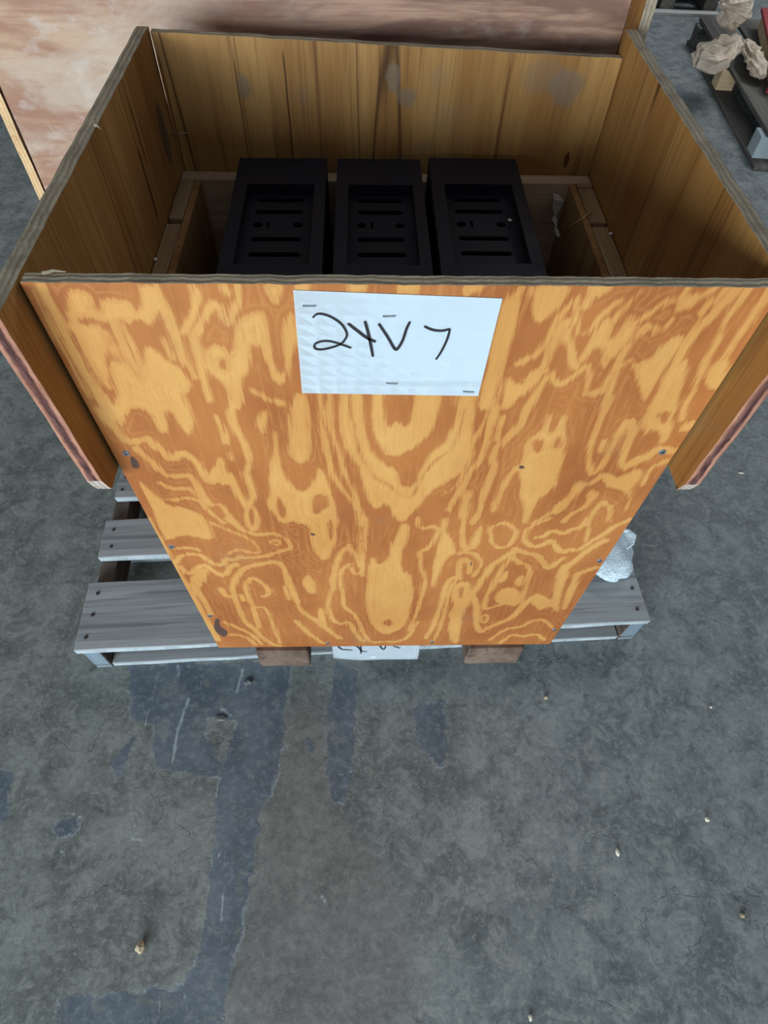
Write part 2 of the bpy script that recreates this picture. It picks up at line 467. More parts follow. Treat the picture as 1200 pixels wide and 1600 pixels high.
MAT = dict(
    front=mat_front_ply(),
    inner=mat_streak('streaked_plywood', (0.290, 0.132, 0.034), (0.110, 0.044, 0.012), (0.385, 0.196, 0.060), 1.0, 1.7, 0.25),
    back=mat_streak('pale_streaked_plywood', (0.265, 0.124, 0.034), (0.115, 0.042, 0.011), (0.390, 0.215, 0.070), 1.1, 4.2, .5,
        [(*at(q, 1, .62)[[0, 2]], rx, rz, (0.165, 0.130, 0.095), k * .8) for q, rx, rz, k in (((380,135), .012, .020, .7), ((615,122), .014, .020, .8), ((636,152), .018, .016, .7), ((885,138), .030, .030, .75), ((850,120), .04, .03, .4))] + [(*at((885, 250), 1, .62)[[0, 2]], .005, .014, (0.06, 0.018, 0.008), .9)],
        [(at((449, 150), 1, .62)[0], .0022, .90, 1.105, (0.075, 0.024, 0.008)), (at((374, 150), 1, .62)[0], .0014, .90, 1.09, (0.13, 0.045, 0.012)), (at((262, 150), 1, .62)[0], .002, .90, 1.1, (0.13, 0.045, 0.012)), (at((790, 150), 1, .62)[0], .0012, .93, 1.09, (0.14, 0.05, 0.015))]),
    inner_left=mat_streak('streaked_plywood_with_knot', (0.290, 0.132, 0.034), (0.110, 0.044, 0.012), (0.385, 0.196, 0.060), 1.0, 6.3, 0.2,
        [(*at((256, 210), 0, -.3675)[[1, 2]], .022, .055, (0.085, 0.060, 0.045), .8)],
        [(at((232, 290), 0, -.3675)[1], .005, .93, 1.05, (0.055, 0.018, 0.007)), (at((216, 210), 0, -.3675)[1], .003, 1.0, 1.10, (0.06, 0.02, 0.008))]),
    edge=mat_edge('grey_plywood_edge', (0.420, 0.350, 0.255), (0.215, 0.172, 0.120)),
    rededge=mat_edge('red_painted_plywood_edge', (0.500, 0.265, 0.175), (0.280, 0.115, 0.080), 'Y', (0.150, 0.070, 0.064), (160, 260, 26)),
    torn=mat_edge('torn_pale_plywood_corner', (0.600, 0.520, 0.450), (0.330, 0.250, 0.210), 'Y', None, (200, 260, 60)),
    paleedge=mat_edge('pale_plywood_edge', (0.780, 0.560, 0.330), (0.560, 0.340, 0.170)),
    redply=mat_red_ply(),
    pine_y=mat_board('tan_pine_along_depth', 1, (0.400, 0.265, 0.150), (0.260, 0.150, 0.080), .5, 2),
    pine_x=mat_board('tan_pine_along_width', 0, (0.620, 0.450, 0.300), (0.420, 0.275, 0.165), .5, 5),
    pine_z=mat_board('tan_pine_upright', 2, (0.420, 0.240, 0.100), (0.270, 0.130, 0.050), .5, 5),
    grey_x=mat_board('silvered_deck_wood', 0, (0.400, 0.415, 0.425), (0.225, 0.235, 0.245), .7, 1),
    grey_y=mat_board('silvered_stringer_wood', 1, (0.220, 0.180, 0.150), (0.110, 0.085, 0.070), .6, 3),
    greyend=mat_board('pale_end_and_lit_edge', 2, (0.500, 0.560, 0.590), (0.330, 0.380, 0.410), .5, 8),  # sawn ends; on front board edges the paleness stands for light
    painted=mat_board('blue_grey_painted_end', 2, (0.260, 0.330, 0.380), (0.150, 0.200, 0.240), .5, 3),
    skid=mat_board('brown_skid_wood', 1, (0.215, 0.150, 0.115), (0.120, 0.080, 0.060), .6, 4),
    dark_y=mat_board('dark_weathered_wood', 1, (0.185, 0.165, 0.140), (0.085, 0.078, 0.072), .6, 9),
    dark_x=mat_board('dark_weathered_wood_across', 0, (0.150, 0.140, 0.130), (0.070, 0.068, 0.068), .6, 9),
    paleboard=mat_board('pale_floor_board', 0, (0.520, 0.500, 0.480), (0.360, 0.330, 0.310), .5, 9),
    freshend=mat_board('fresh_pine_block', 0, (0.780, 0.580, 0.360), (0.640, 0.440, 0.250), .4, 6),
    floor=mat_floor(), foam=mat_foam(), kraft=mat_kraft(), black=mat_black(),
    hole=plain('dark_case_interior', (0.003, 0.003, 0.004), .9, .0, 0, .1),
    paper=plain('white_bond_paper', (0.74, 0.83, 0.90), .8, .15, 0, .015, 12),
    ink=plain('black_marker_ink', (0.022, 0.020, 0.024), .5, .3, 0, .1),
    steel=plain('zinc_steel', (0.42, 0.46, 0.50), .35, .5, .8, .2, 300),
    rust=plain('rusty_nail_steel', (0.055, 0.045, 0.042), .6, .4, .4, .3, 300),
    red=plain('red_paint', (0.330, 0.030, 0.035), .5, .4, 0, .2),
    plastic=plain('torn_white_plastic', (0.78, 0.77, 0.74), .4, .4, 0, .08),
    straw=plain('straw_coloured_string', (0.52, 0.36, 0.16), .8, .2, 0, .2),
    bluebin=plain('pale_blue_plastic', (0.30, 0.46, 0.55), .5, .4, 0, .1),
    chip=plain('pale_wood_chip', (0.72, 0.66, 0.55), .8, .2, 0, .2),
    grit=plain('dark_grit', (0.17, 0.18, 0.18), .9, .1, 0, .3),
    debris=plain('tan_crumb', (0.50, 0.40, 0.27), .9, .1, 0, .3),
    shadowbox=plain('charcoal_crate_paint', (0.035, 0.038, 0.045), .7, .2, 0, .3, 8),
)

# ------------------------------------------------------------------ traced shapes -> signed fields
def seg_dist(P, poly, closed):
    d = np.full(len(P), 1e9)
    n = len(poly)
    for i in range(n if closed else n - 1):
        a = poly[i]; b = poly[(i + 1) % n]
        ab = b - a; L = ab @ ab + 1e-12
        t = np.clip(((P - a) @ ab) / L, 0, 1)
        q = P - a - t[:, None] * ab
        d = np.minimum(d, np.sqrt((q * q).sum(1)))
    return d

def inside(P, poly):
    r = np.zeros(len(P), bool)
    n = len(poly)
    for i in range(n):
        a = poly[i]; b = poly[(i + 1) % n]
        c = (a[1] > P[:, 1]) != (b[1] > P[:, 1])
        x = (b[0] - a[0]) * (P[:, 1] - a[1]) / ((b[1] - a[1]) if abs(b[1] - a[1]) > 1e-12 else 1e-12) + a[0]
        r ^= c & (P[:, 0] < x)
    return r

def soften(poly, closed, it=2):
    for _ in range(it):
        if len(poly) < 3: break
        n = len(poly); q = [] if closed else [poly[0]]
        for i in range(n if closed else n - 1):
            a = poly[i]; b = poly[(i + 1) % n]
            q += [a * .75 + b * .25, a * .25 + b * .75]
        if not closed: q.append(poly[-1])
        poly = np.array(q)
    return poly

def field(P, shapes, conv, pxsize, start=-.03, it=2):
    """shapes: (kind, px points[, px width]); kinds L/D areas, l/d strokes. conv maps px -> plane coords"""
    f = np.full(len(P), start)
    for s in shapes:
        poly = np.array([conv(q) for q in s[1]])
        k = s[0]
        poly = soften(poly, k in 'LD', it)
        if k in 'LD':
            sd = seg_dist(P, poly, True)
            sd = np.where(inside(P, poly), sd, -sd)
        else:
            w = s[2] * pxsize(s[1][len(s[1]) // 2]) / 2
            sd = w - seg_dist(P, poly, False)
        f = np.maximum(f, sd) if k in 'Ll' else np.minimum(f, -sd)
    return np.clip(f, -.03, .03)

GRAIN = [
 ('l', [(62,447),(90,497),(125,570),(150,610),(172,655),(192,685)], 11),
 ('l', [(155,640),(175,667),(200,693),(232,685)], 10),
 ('l', [(110,492),(128,535),(150,580),(172,605)], 8),
 ('L', [(157,620),(165,635),(190,670),(195,647),(210,635),(235,645),(245,665),(255,680),(262,670),(257,642),(267,640),(280,662),(297,682),(301,670),(295,640),(286,622),(283,615),(300,605),(292,590),(280,575),(262,565),(245,550),(232,540),(225,555),(228,585),(222,600),(208,575),(195,567),(175,567),(172,580),(180,600),(185,620),(178,635),(165,615)]),
 ('L', [(98,505),(120,505),(135,512),(150,505),(160,520),(165,535),(160,555),(165,580),(172,605),(160,600),(140,560),(125,530)]),
 ('L', [(100,470),(140,480),(160,490),(155,470),(165,466),(185,470),(202,472),(212,490),(222,485),(222,460),(217,446),(245,447),(255,470),(265,500),(280,525),(290,550),(298,580),(285,570),(272,545),(258,505),(248,480),(238,500),(232,508),(218,495),(200,505),(190,498),(175,505),(160,500),(140,495),(115,485)]),
 ('l', [(178,505),(195,545),(215,580),(232,620)], 8), ('l', [(190,505),(210,545),(225,590)], 5),
 ('l', [(245,447),(268,490),(278,525),(290,560),(305,590)], 7),
 ('l', [(300,447),(310,470),(298,500),(285,520)], 9), ('l', [(330,475),(315,510),(305,528)], 7),
 ('l', [(305,530),(312,560),(318,590),(330,625)], 9),
 ('l', [(302,527),(315,507),(322,485),(332,474),(344,480),(349,497),(357,512),(365,487),(372,462),(371,445)], 8),
 ('l', [(350,447),(357,462),(360,455)], 6), ('L', [(300,447),(312,450),(315,470),(308,482),(300,478)]),
 ('L', [(415,444),(440,444),(440,460),(435,475),(425,468),(418,455)]),
 ('L', [(325,540),(347,540),(360,557),(367,547),(365,527),(370,507),(382,495),(400,487),(412,487),(417,505),(422,535),(427,565),(436,587),(445,582),(447,552),(445,522),(447,492),(460,490),(462,545),(452,565),(447,592),(440,600),(427,592),(422,575),(412,557),(410,540),(395,537),(389,540),(391,565),(382,587),(377,595),(380,625),(375,640),(357,637),(360,620),(350,600),(332,585),(322,565)]),
 ('D', [(340,563),(350,558),(357,572),(352,582),(340,575)]),
 ('l', [(375,620),(360,640),(362,657),(375,682),(387,702),(390,725),(382,740),(392,755),(397,775),(390,790)], 9),
 ('l', [(390,790),(384,805),(386,820),(395,830),(402,822),(402,805),(395,792)], 5),
 ('l', [(337,650),(345,668),(350,690),(355,693),(355,678),(346,665)], 5), ('l', [(357,708),(360,718)], 4),
 ('L', [(410,640),(420,645),(415,665),(415,680),(405,670),(402,660)]), ('l', [(430,675),(432,690),(430,705)], 4),
 ('L', [(430,690),(425,720),(420,745),(425,770),(418,790),(425,800),(440,818),(455,815),(470,818),(485,822),(485,845),(492,862),(507,880),(520,860),(528,825),(527,810),(522,790),(516,765),(510,745),(498,728),(492,750),(485,762),(470,770),(458,762),(445,745),(438,725),(434,700)]),
 ('D', [(485,772),(512,770),(517,792),(487,808)]), ('D', [(430,770),(446,790),(447,812),(435,808)]), ('D', [(512,815),(520,810),(522,840),(515,845)]),
 ('L', [(457,615),(478,615),(482,665),(484,715),(468,728),(452,708),(450,670)]),
 ('l', [(500,610),(505,680),(515,720),(520,745),(540,770),(557,792),(565,820)], 7),
 ('l', [(512,610),(516,660),(530,710),(540,745),(555,775),(570,815)], 4),
 ('L', [(530,600),(565,600),(566,670),(577,702),(605,732),(615,727),(625,760),(647,762),(657,737),(672,707),(695,695),(712,657),(718,620),(728,560),(745,600),(740,640),(735,725),(705,750),(667,770),(650,795),(630,817),(617,810),(602,782),(590,795),(577,790),(570,760),(562,732),(547,707),(532,680)]),
 ('d', [(548,610),(552,665),(560,700),(575,735),(590,750),(605,755),(625,775),(640,780),(652,765),(662,740),(685,715),(705,705),(715,680),(728,640)], 3.5),
 ('L', [(585,600),(600,600),(597,650),(605,672),(620,657),(637,670),(647,645),(647,600),(687,600),(682,665),(655,695),(625,712),(610,712),(592,697),(582,670)]),
 ('L', [(580,865),(590,885),(610,872),(607,855),(620,840),(625,817),(640,820),(635,845),(625,867),(627,895),(637,892),(645,915),(645,940),(637,970),(620,987),(600,992),(585,982),(575,965),(572,935),(575,897)]),
 ('D', [(593,975),(610,965),(615,980)]),
 ('l', [(562,810),(563,850),(566,895),(555,898),(547,887)], 4), ('l', [(572,810),(570,850),(567,900)], 3),
 ('l', [(545,852),(530,867),(522,892),(520,920),(512,940),(517,965),(530,977),(547,970),(555,990),(567,1002)], 6),
 ('l', [(545,882),(532,892),(530,910),(537,930),(535,945),(547,955),(562,970),(567,990),(580,1005),(600,1002),(620,1004),(640,995),(652,972)], 5),
 ('l', [(545,855),(555,865),(562,885)], 7),
 ('l', [(652,810),(655,828),(677,822),(687,827),(680,840),(667,860),(655,860),(657,885),(665,905),(660,930),(650,960),(640,985)], 5),
 ('L', [(690,810),(700,810),(695,830),(707,842),(712,865),(700,870),(687,890),(682,910),(675,922),(677,882),(685,855),(690,835)]),
 ('l', [(717,905),(717,880),(727,872),(735,880),(733,895)], 8), ('l', [(715,865),(735,862),(750,872),(752,885),(740,900)], 6),
 ('l', [(725,815),(722,840),(727,860)], 8), ('L', [(747,825),(755,822),(752,845),(740,860),(731,855)]),
 ('l', [(715,900),(697,910),(692,935),(685,960),(675,982),(665,997)], 7), ('l', [(712,907),(702,920),(697,950),(690,975),(677,1005)], 4),
 ('L', [(710,912),(732,907),(735,920),(737,940),(722,955),(720,980),(717,1005),(707,1005),(700,985),(702,960),(710,945),(705,935)]),
 ('D', [(717,920),(725,915),(722,935),(716,935)]),
 ('l', [(805,860),(790,870),(772,880),(762,895),(752,905),(747,917),(735,930),(747,945),(742,970),(750,990),(760,982),(777,975),(800,965),(815,950),(830,935),(840,930)], 9),
 ('l', [(800,869),(810,880),(827,882),(827,902),(820,925),(807,947),(790,942),(767,950),(757,952),(757,937),(770,915),(782,892),(800,869)], 6),
 ('L', [(775,927),(795,915),(815,925),(805,947),(772,942)]), ('L', [(785,897),(795,890),(790,907),(777,912)]), ('L', [(807,905),(820,897),(815,917),(807,915)]),
 ('l', [(750,965),(757,960),(763,962),(760,972),(752,973),(750,965)], 4),
 ('l', [(805,857),(822,865),(840,867),(850,880),(855,890),(870,880),(880,872)], 8),
 ('l', [(870,935),(872,910),(882,890),(905,870),(925,855),(945,845)], 11),
 ('L', [(830,930),(850,930),(862,940),(870,925),(868,900),(880,880),(887,885),(890,900),(880,915),(875,935),(872,960),(860,945),(845,955),(832,945)]),
 ('l', [(882,950),(895,915),(902,897),(915,892),(930,887)], 10),
 ('l', [(765,1000),(790,982),(815,980),(830,970),(850,967),(862,980)], 6), ('l', [(782,1005),(800,990),(815,995),(840,990),(850,1000)], 6),
 ('l', [(767,825),(787,815),(805,825),(807,837),(797,852),(782,857),(770,852),(765,835),(767,825)], 5),
 ('l', [(817,842),(822,827),(840,817),(860,810)], 6),
 ('l', [(820,845),(830,855),(850,852),(862,842),(870,857),(882,865),(890,857),(902,862),(922,847),(942,835),(965,820),(985,812)], 8),
 ('l', [(840,840),(852,837),(862,828),(882,835),(890,827),(907,825),(920,810)], 8), ('l', [(915,845),(920,830),(921,815)], 4),
 ('l', [(772,625),(752,670),(737,692),(732,720),(722,747),(710,762),(700,770)], 4),
 ('l', [(777,635),(767,657),(762,682),(757,700),(750,722),(735,735),(727,752),(712,775),(702,797)], 9),
 ('L', [(732,762),(738,770),(730,792),(730,817),(717,815),(722,785)]),
 ('l', [(835,620),(822,640),(810,670),(782,692),(770,715),(772,732),(762,760),(752,780),(750,800),(737,817)], 10),
 ('l', [(785,652),(780,670),(777,687)], 6), ('l', [(810,730),(792,747),(782,767),(772,797)], 7),
 ('L', [(850,670),(860,642),(855,675),(862,680),(875,662),(885,645),(880,667),(886,685),(880,712),(872,740),(867,760),(847,775),(832,792),(822,820),(817,815),(820,787),(811,777),(815,757),(812,737),(820,715),(822,692),(840,677)]),
 ('D', [(835,685),(848,685),(850,700),(838,708),(830,700)]), ('D', [(867,685),(878,678),(880,695),(870,705),(862,700)]),
 ('l', [(952,620),(940,650),(930,677),(920,707),(920,735),(927,742),(942,725),(957,697),(965,680)], 7), ('l', [(945,688),(937,705)], 6),
 ('l', [(965,680),(977,662),(987,657),(990,672),(980,695),(972,722),(975,732),(997,717)], 11),
 ('l', [(975,732),(1000,720),(1020,705),(1035,700)], 8),
 ('L', [(942,740),(950,750),(975,747),(997,730),(1005,740),(987,762),(982,785),(977,800),(985,770),(960,765),(945,757)]),
 ('l', [(905,760),(925,755),(942,742)], 8), ('L', [(905,750),(895,765),(885,780),(870,787),(862,795),(860,805),(878,800),(890,785),(905,770),(915,758)]),
 ('l', [(862,800),(845,812),(830,818)], 6), ('l', [(930,770),(917,790),(890,805),(880,815)], 6),
 ('l', [(918,775),(927,765),(935,770),(930,780),(920,780)], 4), ('l', [(945,785),(955,795),(952,815)], 6), ('l', [(940,785),(925,800),(918,820)], 5),
 ('L', [(783,478),(800,462),(815,445),(822,443),(817,460),(810,490),(800,527),(790,560),(780,590),(770,630),(765,640),(745,640),(757,590),(772,527)]),
 ('L', [(827,447),(895,444),(885,467),(860,490),(850,502),(835,502),(832,472)]), ('L', [(725,443),(762,443),(745,460),(720,460)]),
 ('l', [(898,468),(872,497),(855,530),(842,552),(822,562),(810,568)], 8),
 ('l', [(901,470),(899,515),(912,525),(925,512),(940,492),(967,470)], 6),
 ('l', [(887,502),(875,512),(862,540),(855,570),(835,585),(822,595)], 10), ('l', [(887,505),(890,540),(895,565),(900,575)], 9),
 ('L', [(880,510),(888,505),(890,535),(883,530),(870,545)]),
 ('L', [(792,585),(787,610),(780,640),(797,637),(812,620),(832,607),(850,580),(860,582),(855,572),(835,585),(817,600),(805,602)]),
 ('l', [(860,585),(847,600),(825,637)], 9), ('l', [(860,582),(870,603),(885,597),(905,580),(918,570),(922,585),(915,615),(930,618),(945,610)], 7),
 ('L', [(952,495),(956,512),(952,532),(965,525),(982,500),(990,490),(985,510),(1000,505),(985,530),(970,545),(950,570),(940,575),(945,545),(932,540),(920,555),(905,570),(912,550),(925,530),(938,505)]),
 ('l', [(1040,470),(1015,490),(985,510)], 6),
 ('l', [(1025,515),(1010,510),(997,520),(982,542),(965,567),(950,595),(940,612),(915,615)], 9),
 ('l', [(985,562),(972,570),(960,595),(950,620),(945,640)], 6),
 ('L', [(985,562),(1000,570),(1017,560),(1035,540),(1050,530),(1072,522),(1062,545),(1050,560),(1035,582),(1017,610),(1007,630),(1000,600)]),
 ('L', [(1055,487),(1065,467),(1085,457),(1095,465),(1075,485)]), ('l', [(1077,447),(1055,472)], 6), ('l', [(1120,447),(1092,465)], 7), ('l', [(1050,500),(1040,510),(1025,522)], 5),
 ('l', [(1140,447),(1115,472),(1097,487)], 9),
 ('l', [(1150,450),(1120,485),(1095,510),(1075,535),(1062,560),(1045,590),(1030,620),(1020,640)], 13),
 ('L', [(1040,600),(1050,575),(1080,555),(1070,590),(1062,615),(1050,640),(1022,640)]),
 ('l', [(1175,447),(1145,485),(1127,515),(1117,540),(1100,567),(1092,590),(1082,615),(1067,637),(1065,655)], 7),
 ('l', [(1187,477),(1170,505),(1142,540),(1132,557),(1112,575),(1107,600),(1117,605)], 10),
 ('L', [(1132,555),(1140,560),(1130,590),(1122,605),(1107,605),(1110,577)]), ('l', [(1152,570),(1132,600),(1117,627)], 7), ('l', [(1205,450),(1188,480)], 8),
 ('L', [(1035,602),(1047,585),(1072,565),(1067,597),(1055,642),(1052,657),(1045,685),(1035,695),(1032,677),(1020,667),(1007,682),(1005,655),(1020,635)]),
 ('D', [(1022,650),(1040,640),(1048,645),(1040,665),(1028,655)]),
 ('L', [(1060,670),(1080,657),(1092,660),(1085,670),(1067,675)]),
 ('l', [(1000,720),(1030,700),(1050,705)], 13), ('l', [(1040,720),(1015,732),(1005,757)], 7),
 ('L', [(930,745),(945,738),(965,748),(990,735),(1000,730),(990,760),(970,765)]),
 ('l', [(215,702),(232,717),(255,740),(270,745),(297,742),(305,755),(312,767),(325,785)], 9),
 ('l', [(232,687),(255,707),(267,720),(282,707),(297,712),(310,727),(325,755),(340,750),(357,737),(365,755)], 11),
 ('L', [(325,740),(340,725),(345,712),(355,735),(365,750),(355,760),(340,752),(327,760)]),
 ('l', [(365,755),(375,775),(385,792)], 9),
 ('l', [(250,755),(270,765),(297,762),(310,775),(325,790),(347,787),(357,805),(370,820)], 6),
 ('l', [(260,780),(275,782),(290,777),(312,782),(327,800),(350,817)], 5),
 ('L', [(215,745),(235,770),(262,790),(300,795),(325,815),(335,845),(310,840),(285,835),(262,845),(255,835),(240,800)]),
 ('l', [(275,880),(282,867),(312,865),(330,880),(347,885),(355,870),(360,877),(377,870)], 7),
 ('l', [(280,885),(297,900),(317,880),(330,890),(350,902),(360,885),(370,882)], 9),
 ('L', [(297,900),(320,885),(325,900),(312,920),(305,940),(297,920)]), ('l', [(305,917),(320,940),(330,960)], 9),
 ('l', [(437,1010),(415,1002),(400,985),(382,972),(375,955),(365,930),(362,915),(372,897),(385,885),(415,880),(432,877),(445,887),(450,907),(462,935),(470,955),(490,967),(507,980),(530,997)], 9),
 ('l', [(345,920),(353,932),(362,932)], 9),
 ('l', [(405,980),(397,955),(385,925),(385,907),(397,902),(415,915),(422,927),(412,932)], 7), ('l', [(397,950),(415,947),(427,975),(437,1005)], 4),
 ('l', [(444,917),(452,937)], 5), ('l', [(377,930),(381,938)], 7),
 ('l', [(422,847),(430,843),(440,848),(432,853),(422,847)], 3),
 ('l', [(355,810),(380,830),(405,837),(430,832),(450,845),(457,857),(435,862),(415,870),(380,872)], 6),
 ('l', [(275,857),(295,855),(312,860)], 4), ('l', [(355,867),(370,857),(385,862),(402,865),(407,860),(392,842),(360,830),(330,817)], 3),
 ('l', [(350,972),(370,980),(392,990),(410,1007)], 6), ('l', [(357,992),(380,992),(400,1007)], 5),
 ('L', [(497,950),(505,950),(510,980),(520,990),(500,975)]), ('L', [(470,910),(482,895),(490,910),(495,925),(485,930)]),
 ('l', [(462,970),(482,990),(505,1005)], 7), ('l', [(230,810),(262,870),(300,930),(340,1000)], 9),
 ('L', [(100,455),(125,450),(150,470),(130,500),(110,490)]), ('l', [(52,455),(80,510),(110,570),(140,620)], 4), ('l', [(165,520),(185,560),(205,600)], 5), ('l', [(255,530),(270,560)], 7), ('l', [(395,610),(420,625),(440,630)], 7), ('l', [(960,500),(985,470),(1000,455)], 5), ('l', [(930,450),(915,480)], 6), ('L', [(920,444),(960,444),(945,460),(925,465)]),
 ('L', [(462,440),(480,440),(480,456),(462,456)]), ('L', [(545,440),(572,440),(572,458),(545,458)]), ('L', [(620,440),(655,440),(652,460),(622,460)]),
]
KNOTS = [('L', [(203,712),(210,714),(219,726),(217,733),(208,732),(204,724)]),
         ('L', [(336,965),(345,968),(342,978),(358,986),(352,997),(340,990),(334,982)]),
         ('L', [(484,832),(494,834),(492,838),(485,836)]), ('L', [(810,727),(820,728),(820,733),(811,732)]),
         ('L', [(735,876),(737,876),(737,885),(735,885)])]

# ------------------------------------------------------------------ floor
def build_floor():
    xs = np.concatenate([np.linspace(-9, -1.15, 12)[:-1], np.arange(-1.15, 1.151, .0065), np.linspace(1.15, 9, 12)[1:]])
    ys = np.concatenate([np.linspace(-8, -.80, 8)[:-1], np.arange(-.80, .20, .0065), np.linspace(.2, 10, 16)[1:]])
    nx, ny = len(xs), len(ys)
    X, Y = np.meshgrid(xs, ys)
    V = np.stack([X.ravel(), Y.ravel(), np.zeros(nx * ny)], 1)
    idx = np.arange(nx * ny).reshape(ny, nx)
    Fc = np.stack([idx[:-1, :-1].ravel(), idx[:-1, 1:].ravel(), idx[1:, 1:].ravel(), idx[1:, :-1].ravel()], 1)
    me = bpy.data.meshes.new('floor')
    me.from_pydata(V.tolist(), [], Fc.tolist())
    conv = lambda q: at(q, 2, 0.0)[:2]
    pxs = lambda q: float(np.linalg.norm(at((q[0] + 1, q[1]), 2, 0.0) - at(q, 2, 0.0)))
    paint = [
        ('L', [(200,1035),(460,1035),(440,1115),(445,1165),(425,1240),(410,1260),(400,1310),(390,1390),(380,1450),(365,1500),(345,1600),(330,1700),(285,1700),(290,1540),(310,1490),(325,1400),(335,1300),(340,1215),(280,1205),(240,1200),(240,1135),(205,1120)]),
        ('D', [(325,1125),(345,1112),(365,1130),(365,1150),(350,1190),(340,1180),(322,1150)]),
        ('L', [(525,1035),(558,1045),(550,1200),(540,1260),(520,1250),(510,1200),(515,1100)]),
        ('L', [(90,1562),(290,1540),(300,1640),(80,1680)]),
        ('L', [(-80,1180),(18,1205),(10,1280),(-80,1310)]),
        ('L', [(648,1105),(695,1095),(700,1165),(690,1200),(650,1165)]),
        ('L', [(170,1190),(200,1160),(210,1150),(200,1190),(185,1220)]),
        ('L', [(85,1285),(125,1275),(115,1305),(90,1312)]),
        ('L', [(480,1155),(492,1160),(488,1180),(482,1175)]),
    ]
    warm = [('L', [(445,1100),(512,1060),(515,1250),(560,1300),(640,1400),(660,1640),(340,1640),(385,1450),(415,1260)])]
    scr = [('l', a, w) for a, w in [([(353,1330),(348,1400),(345,1470)], 4), ([(295,1092),(285,1120),(276,1150),(270,1192)], 5), ([(245,1055),(238,1090),(226,1135)], 2.5),
           ([(340,1340),(345,1330)], 3), ([(278,1040),(279,1055)], 4), ([(315,1045),(313,1075)], 3), ([(380,1045),(370,1080)], 5), ([(520,1215),(552,1204)], 3),
           ([(292,1540),(291,1580)], 3), ([(248,1565),(250,1590)], 4), ([(345,1110),(348,1106),(352,1112),(362,1120)], 5), ([(205,1270),(213,1305)], 3), ([(498,1392),(512,1415)], 4),
           ([(110,1270),(126,1278)], 5), ([(205,1310),(222,1313)], 5), ([(96,1330),(102,1336)], 5), ([(640,1040),(625,1065)], 2)]]
    P = V[:, :2]
    near = (np.abs(P[:, 0]) < 1.16) & (P[:, 1] > -.81) & (P[:, 1] < .21)
    for nm, sh in (('paint', paint), ('warm', warm), ('scratch', scr)):
        f = np.full(len(P), -.2)
        f[near] = field(P[near], sh, conv, pxs, -.2, 0) if nm != 'warm' else field(P[near], sh, conv, pxs)
        a = me.attributes.new(nm, 'FLOAT', 'POINT')
        a.data.foreach_set('value', f.astype(np.float32))
    o = link('floor', me, MAT['floor'])
    tag(o, 'grey stained concrete warehouse floor with worn blue-grey paint patches', None, None, 'structure')
build_floor()

# ------------------------------------------------------------------ the crate
Z0, ZT = 0.214, 1.122
HW = 0.363
ZS = 0.842
ZL = 0.914
TH = 0.0145
rnd = random.Random(5)
crate = empty('plywood_crate', (0, 0.31, 0.125))
tag(crate, 'open-topped orange plywood crate with bold flame grain standing on the pallet', 'crate')
def cr(o):
    o.parent = crate
    o.matrix_parent_inverse = Matrix.Translation((0, -0.31, -0.125))
    return o

def front_panel():
    step = .0032
    xs = np.arange(-HW, HW + 1e-6, 2 * HW / round(2 * HW / step))
    zs = np.arange(Z0, ZT + 1e-6, (ZT - Z0) / round((ZT - Z0) / step))
    nx, nz = len(xs), len(zs)
    X, Z = np.meshgrid(xs, zs)
    r = np.random.RandomState(3)
    Zj = Z.copy(); Zj[-1] += np.convolve(r.uniform(-.0012, .0012, nx), np.ones(5) / 5, 'same')
    Zj[0] += r.uniform(-.0006, .0006, nx)
    front = np.stack([X.ravel(), np.zeros(nx * nz), Zj.ravel()], 1)
    idx = np.arange(nx * nz).reshape(nz, nx)
    F = np.stack([idx[:-1, :-1].ravel(), idx[:-1, 1:].ravel(), idx[1:, 1:].ravel(), idx[1:, :-1].ravel()], 1).tolist()
    ring = list(idx[0, :]) + list(idx[1:, -1]) + list(idx[-1, -2::-1]) + list(idx[-2:0:-1, 0])
    nb = nx * nz
    back = front[ring].copy(); back[:, 1] = TH
    n = len(ring)
    nf = len(F)
    for i in range(n):
        j = (i + 1) % n
        F.append([int(ring[j]), int(ring[i]), nb + i, nb + j])
    F.append([nb + i for i in range(n)][::-1])
    V = np.concatenate([front, back])
    me = bpy.data.meshes.new('front_panel')
    me.from_pydata(V.tolist(), [], F)
    me.materials.append(MAT['front']); me.materials.append(MAT['edge']); me.materials.append(MAT['inner'])
    for i in range(nf, nf + n): me.polygons[i].material_index = 1
    me.polygons[nf + n].material_index = 2
    conv = lambda q: at(q, 1, 0.0)[[0, 2]]
    pxs = lambda q: float(np.linalg.norm(at((q[0] + 1, q[1]), 1, 0.0) - at(q, 1, 0.0)))
    P = V[:, [0, 2]]
    for nm, sh in (('grain', GRAIN), ('knot', KNOTS)):
        a = me.attributes.new(nm, 'FLOAT', 'POINT')
        a.data.foreach_set('value', field(P, sh, conv, pxs).astype(np.float32))
    return cr(link('front_panel', me, MAT['front']))
FP = front_panel()

def screw_mesh():
    bm = bmesh.new()
    bmesh.ops.create_cone(bm, cap_ends=True, segments=12, radius1=.0052, radius2=.0043, depth=.0016, matrix=Matrix.Translation((0, -.0006, 0)) @ Matrix.Rotation(math.pi / 2, 4, 'X'))
    for a in (0.3, 0.3 + math.pi / 2):
        r = bmesh.ops.create_cube(bm, size=1.0, matrix=Matrix.Translation((0, -.0016, 0)) @ Matrix.Rotation(a, 4, 'Y') @ Matrix.Diagonal((.006, .0004, .0012, 1)))
        for v in r['verts']:
            for f in v.link_faces: f.material_index = 1
    me = bm_mesh(bm, 'screw'); me.materials.append(MAT['steel']); me.materials.append(MAT['rust'])
    return me
SM = screw_mesh()
for px in ((197,708),(268,854),(328,962),(1035,706),(937,876),(866,984),(512,1005),(675,1003)):
    w = at(px, 1, 0.0)
    o = link('screw', SM, [], FP, (w[0], -.0002, w[2]))

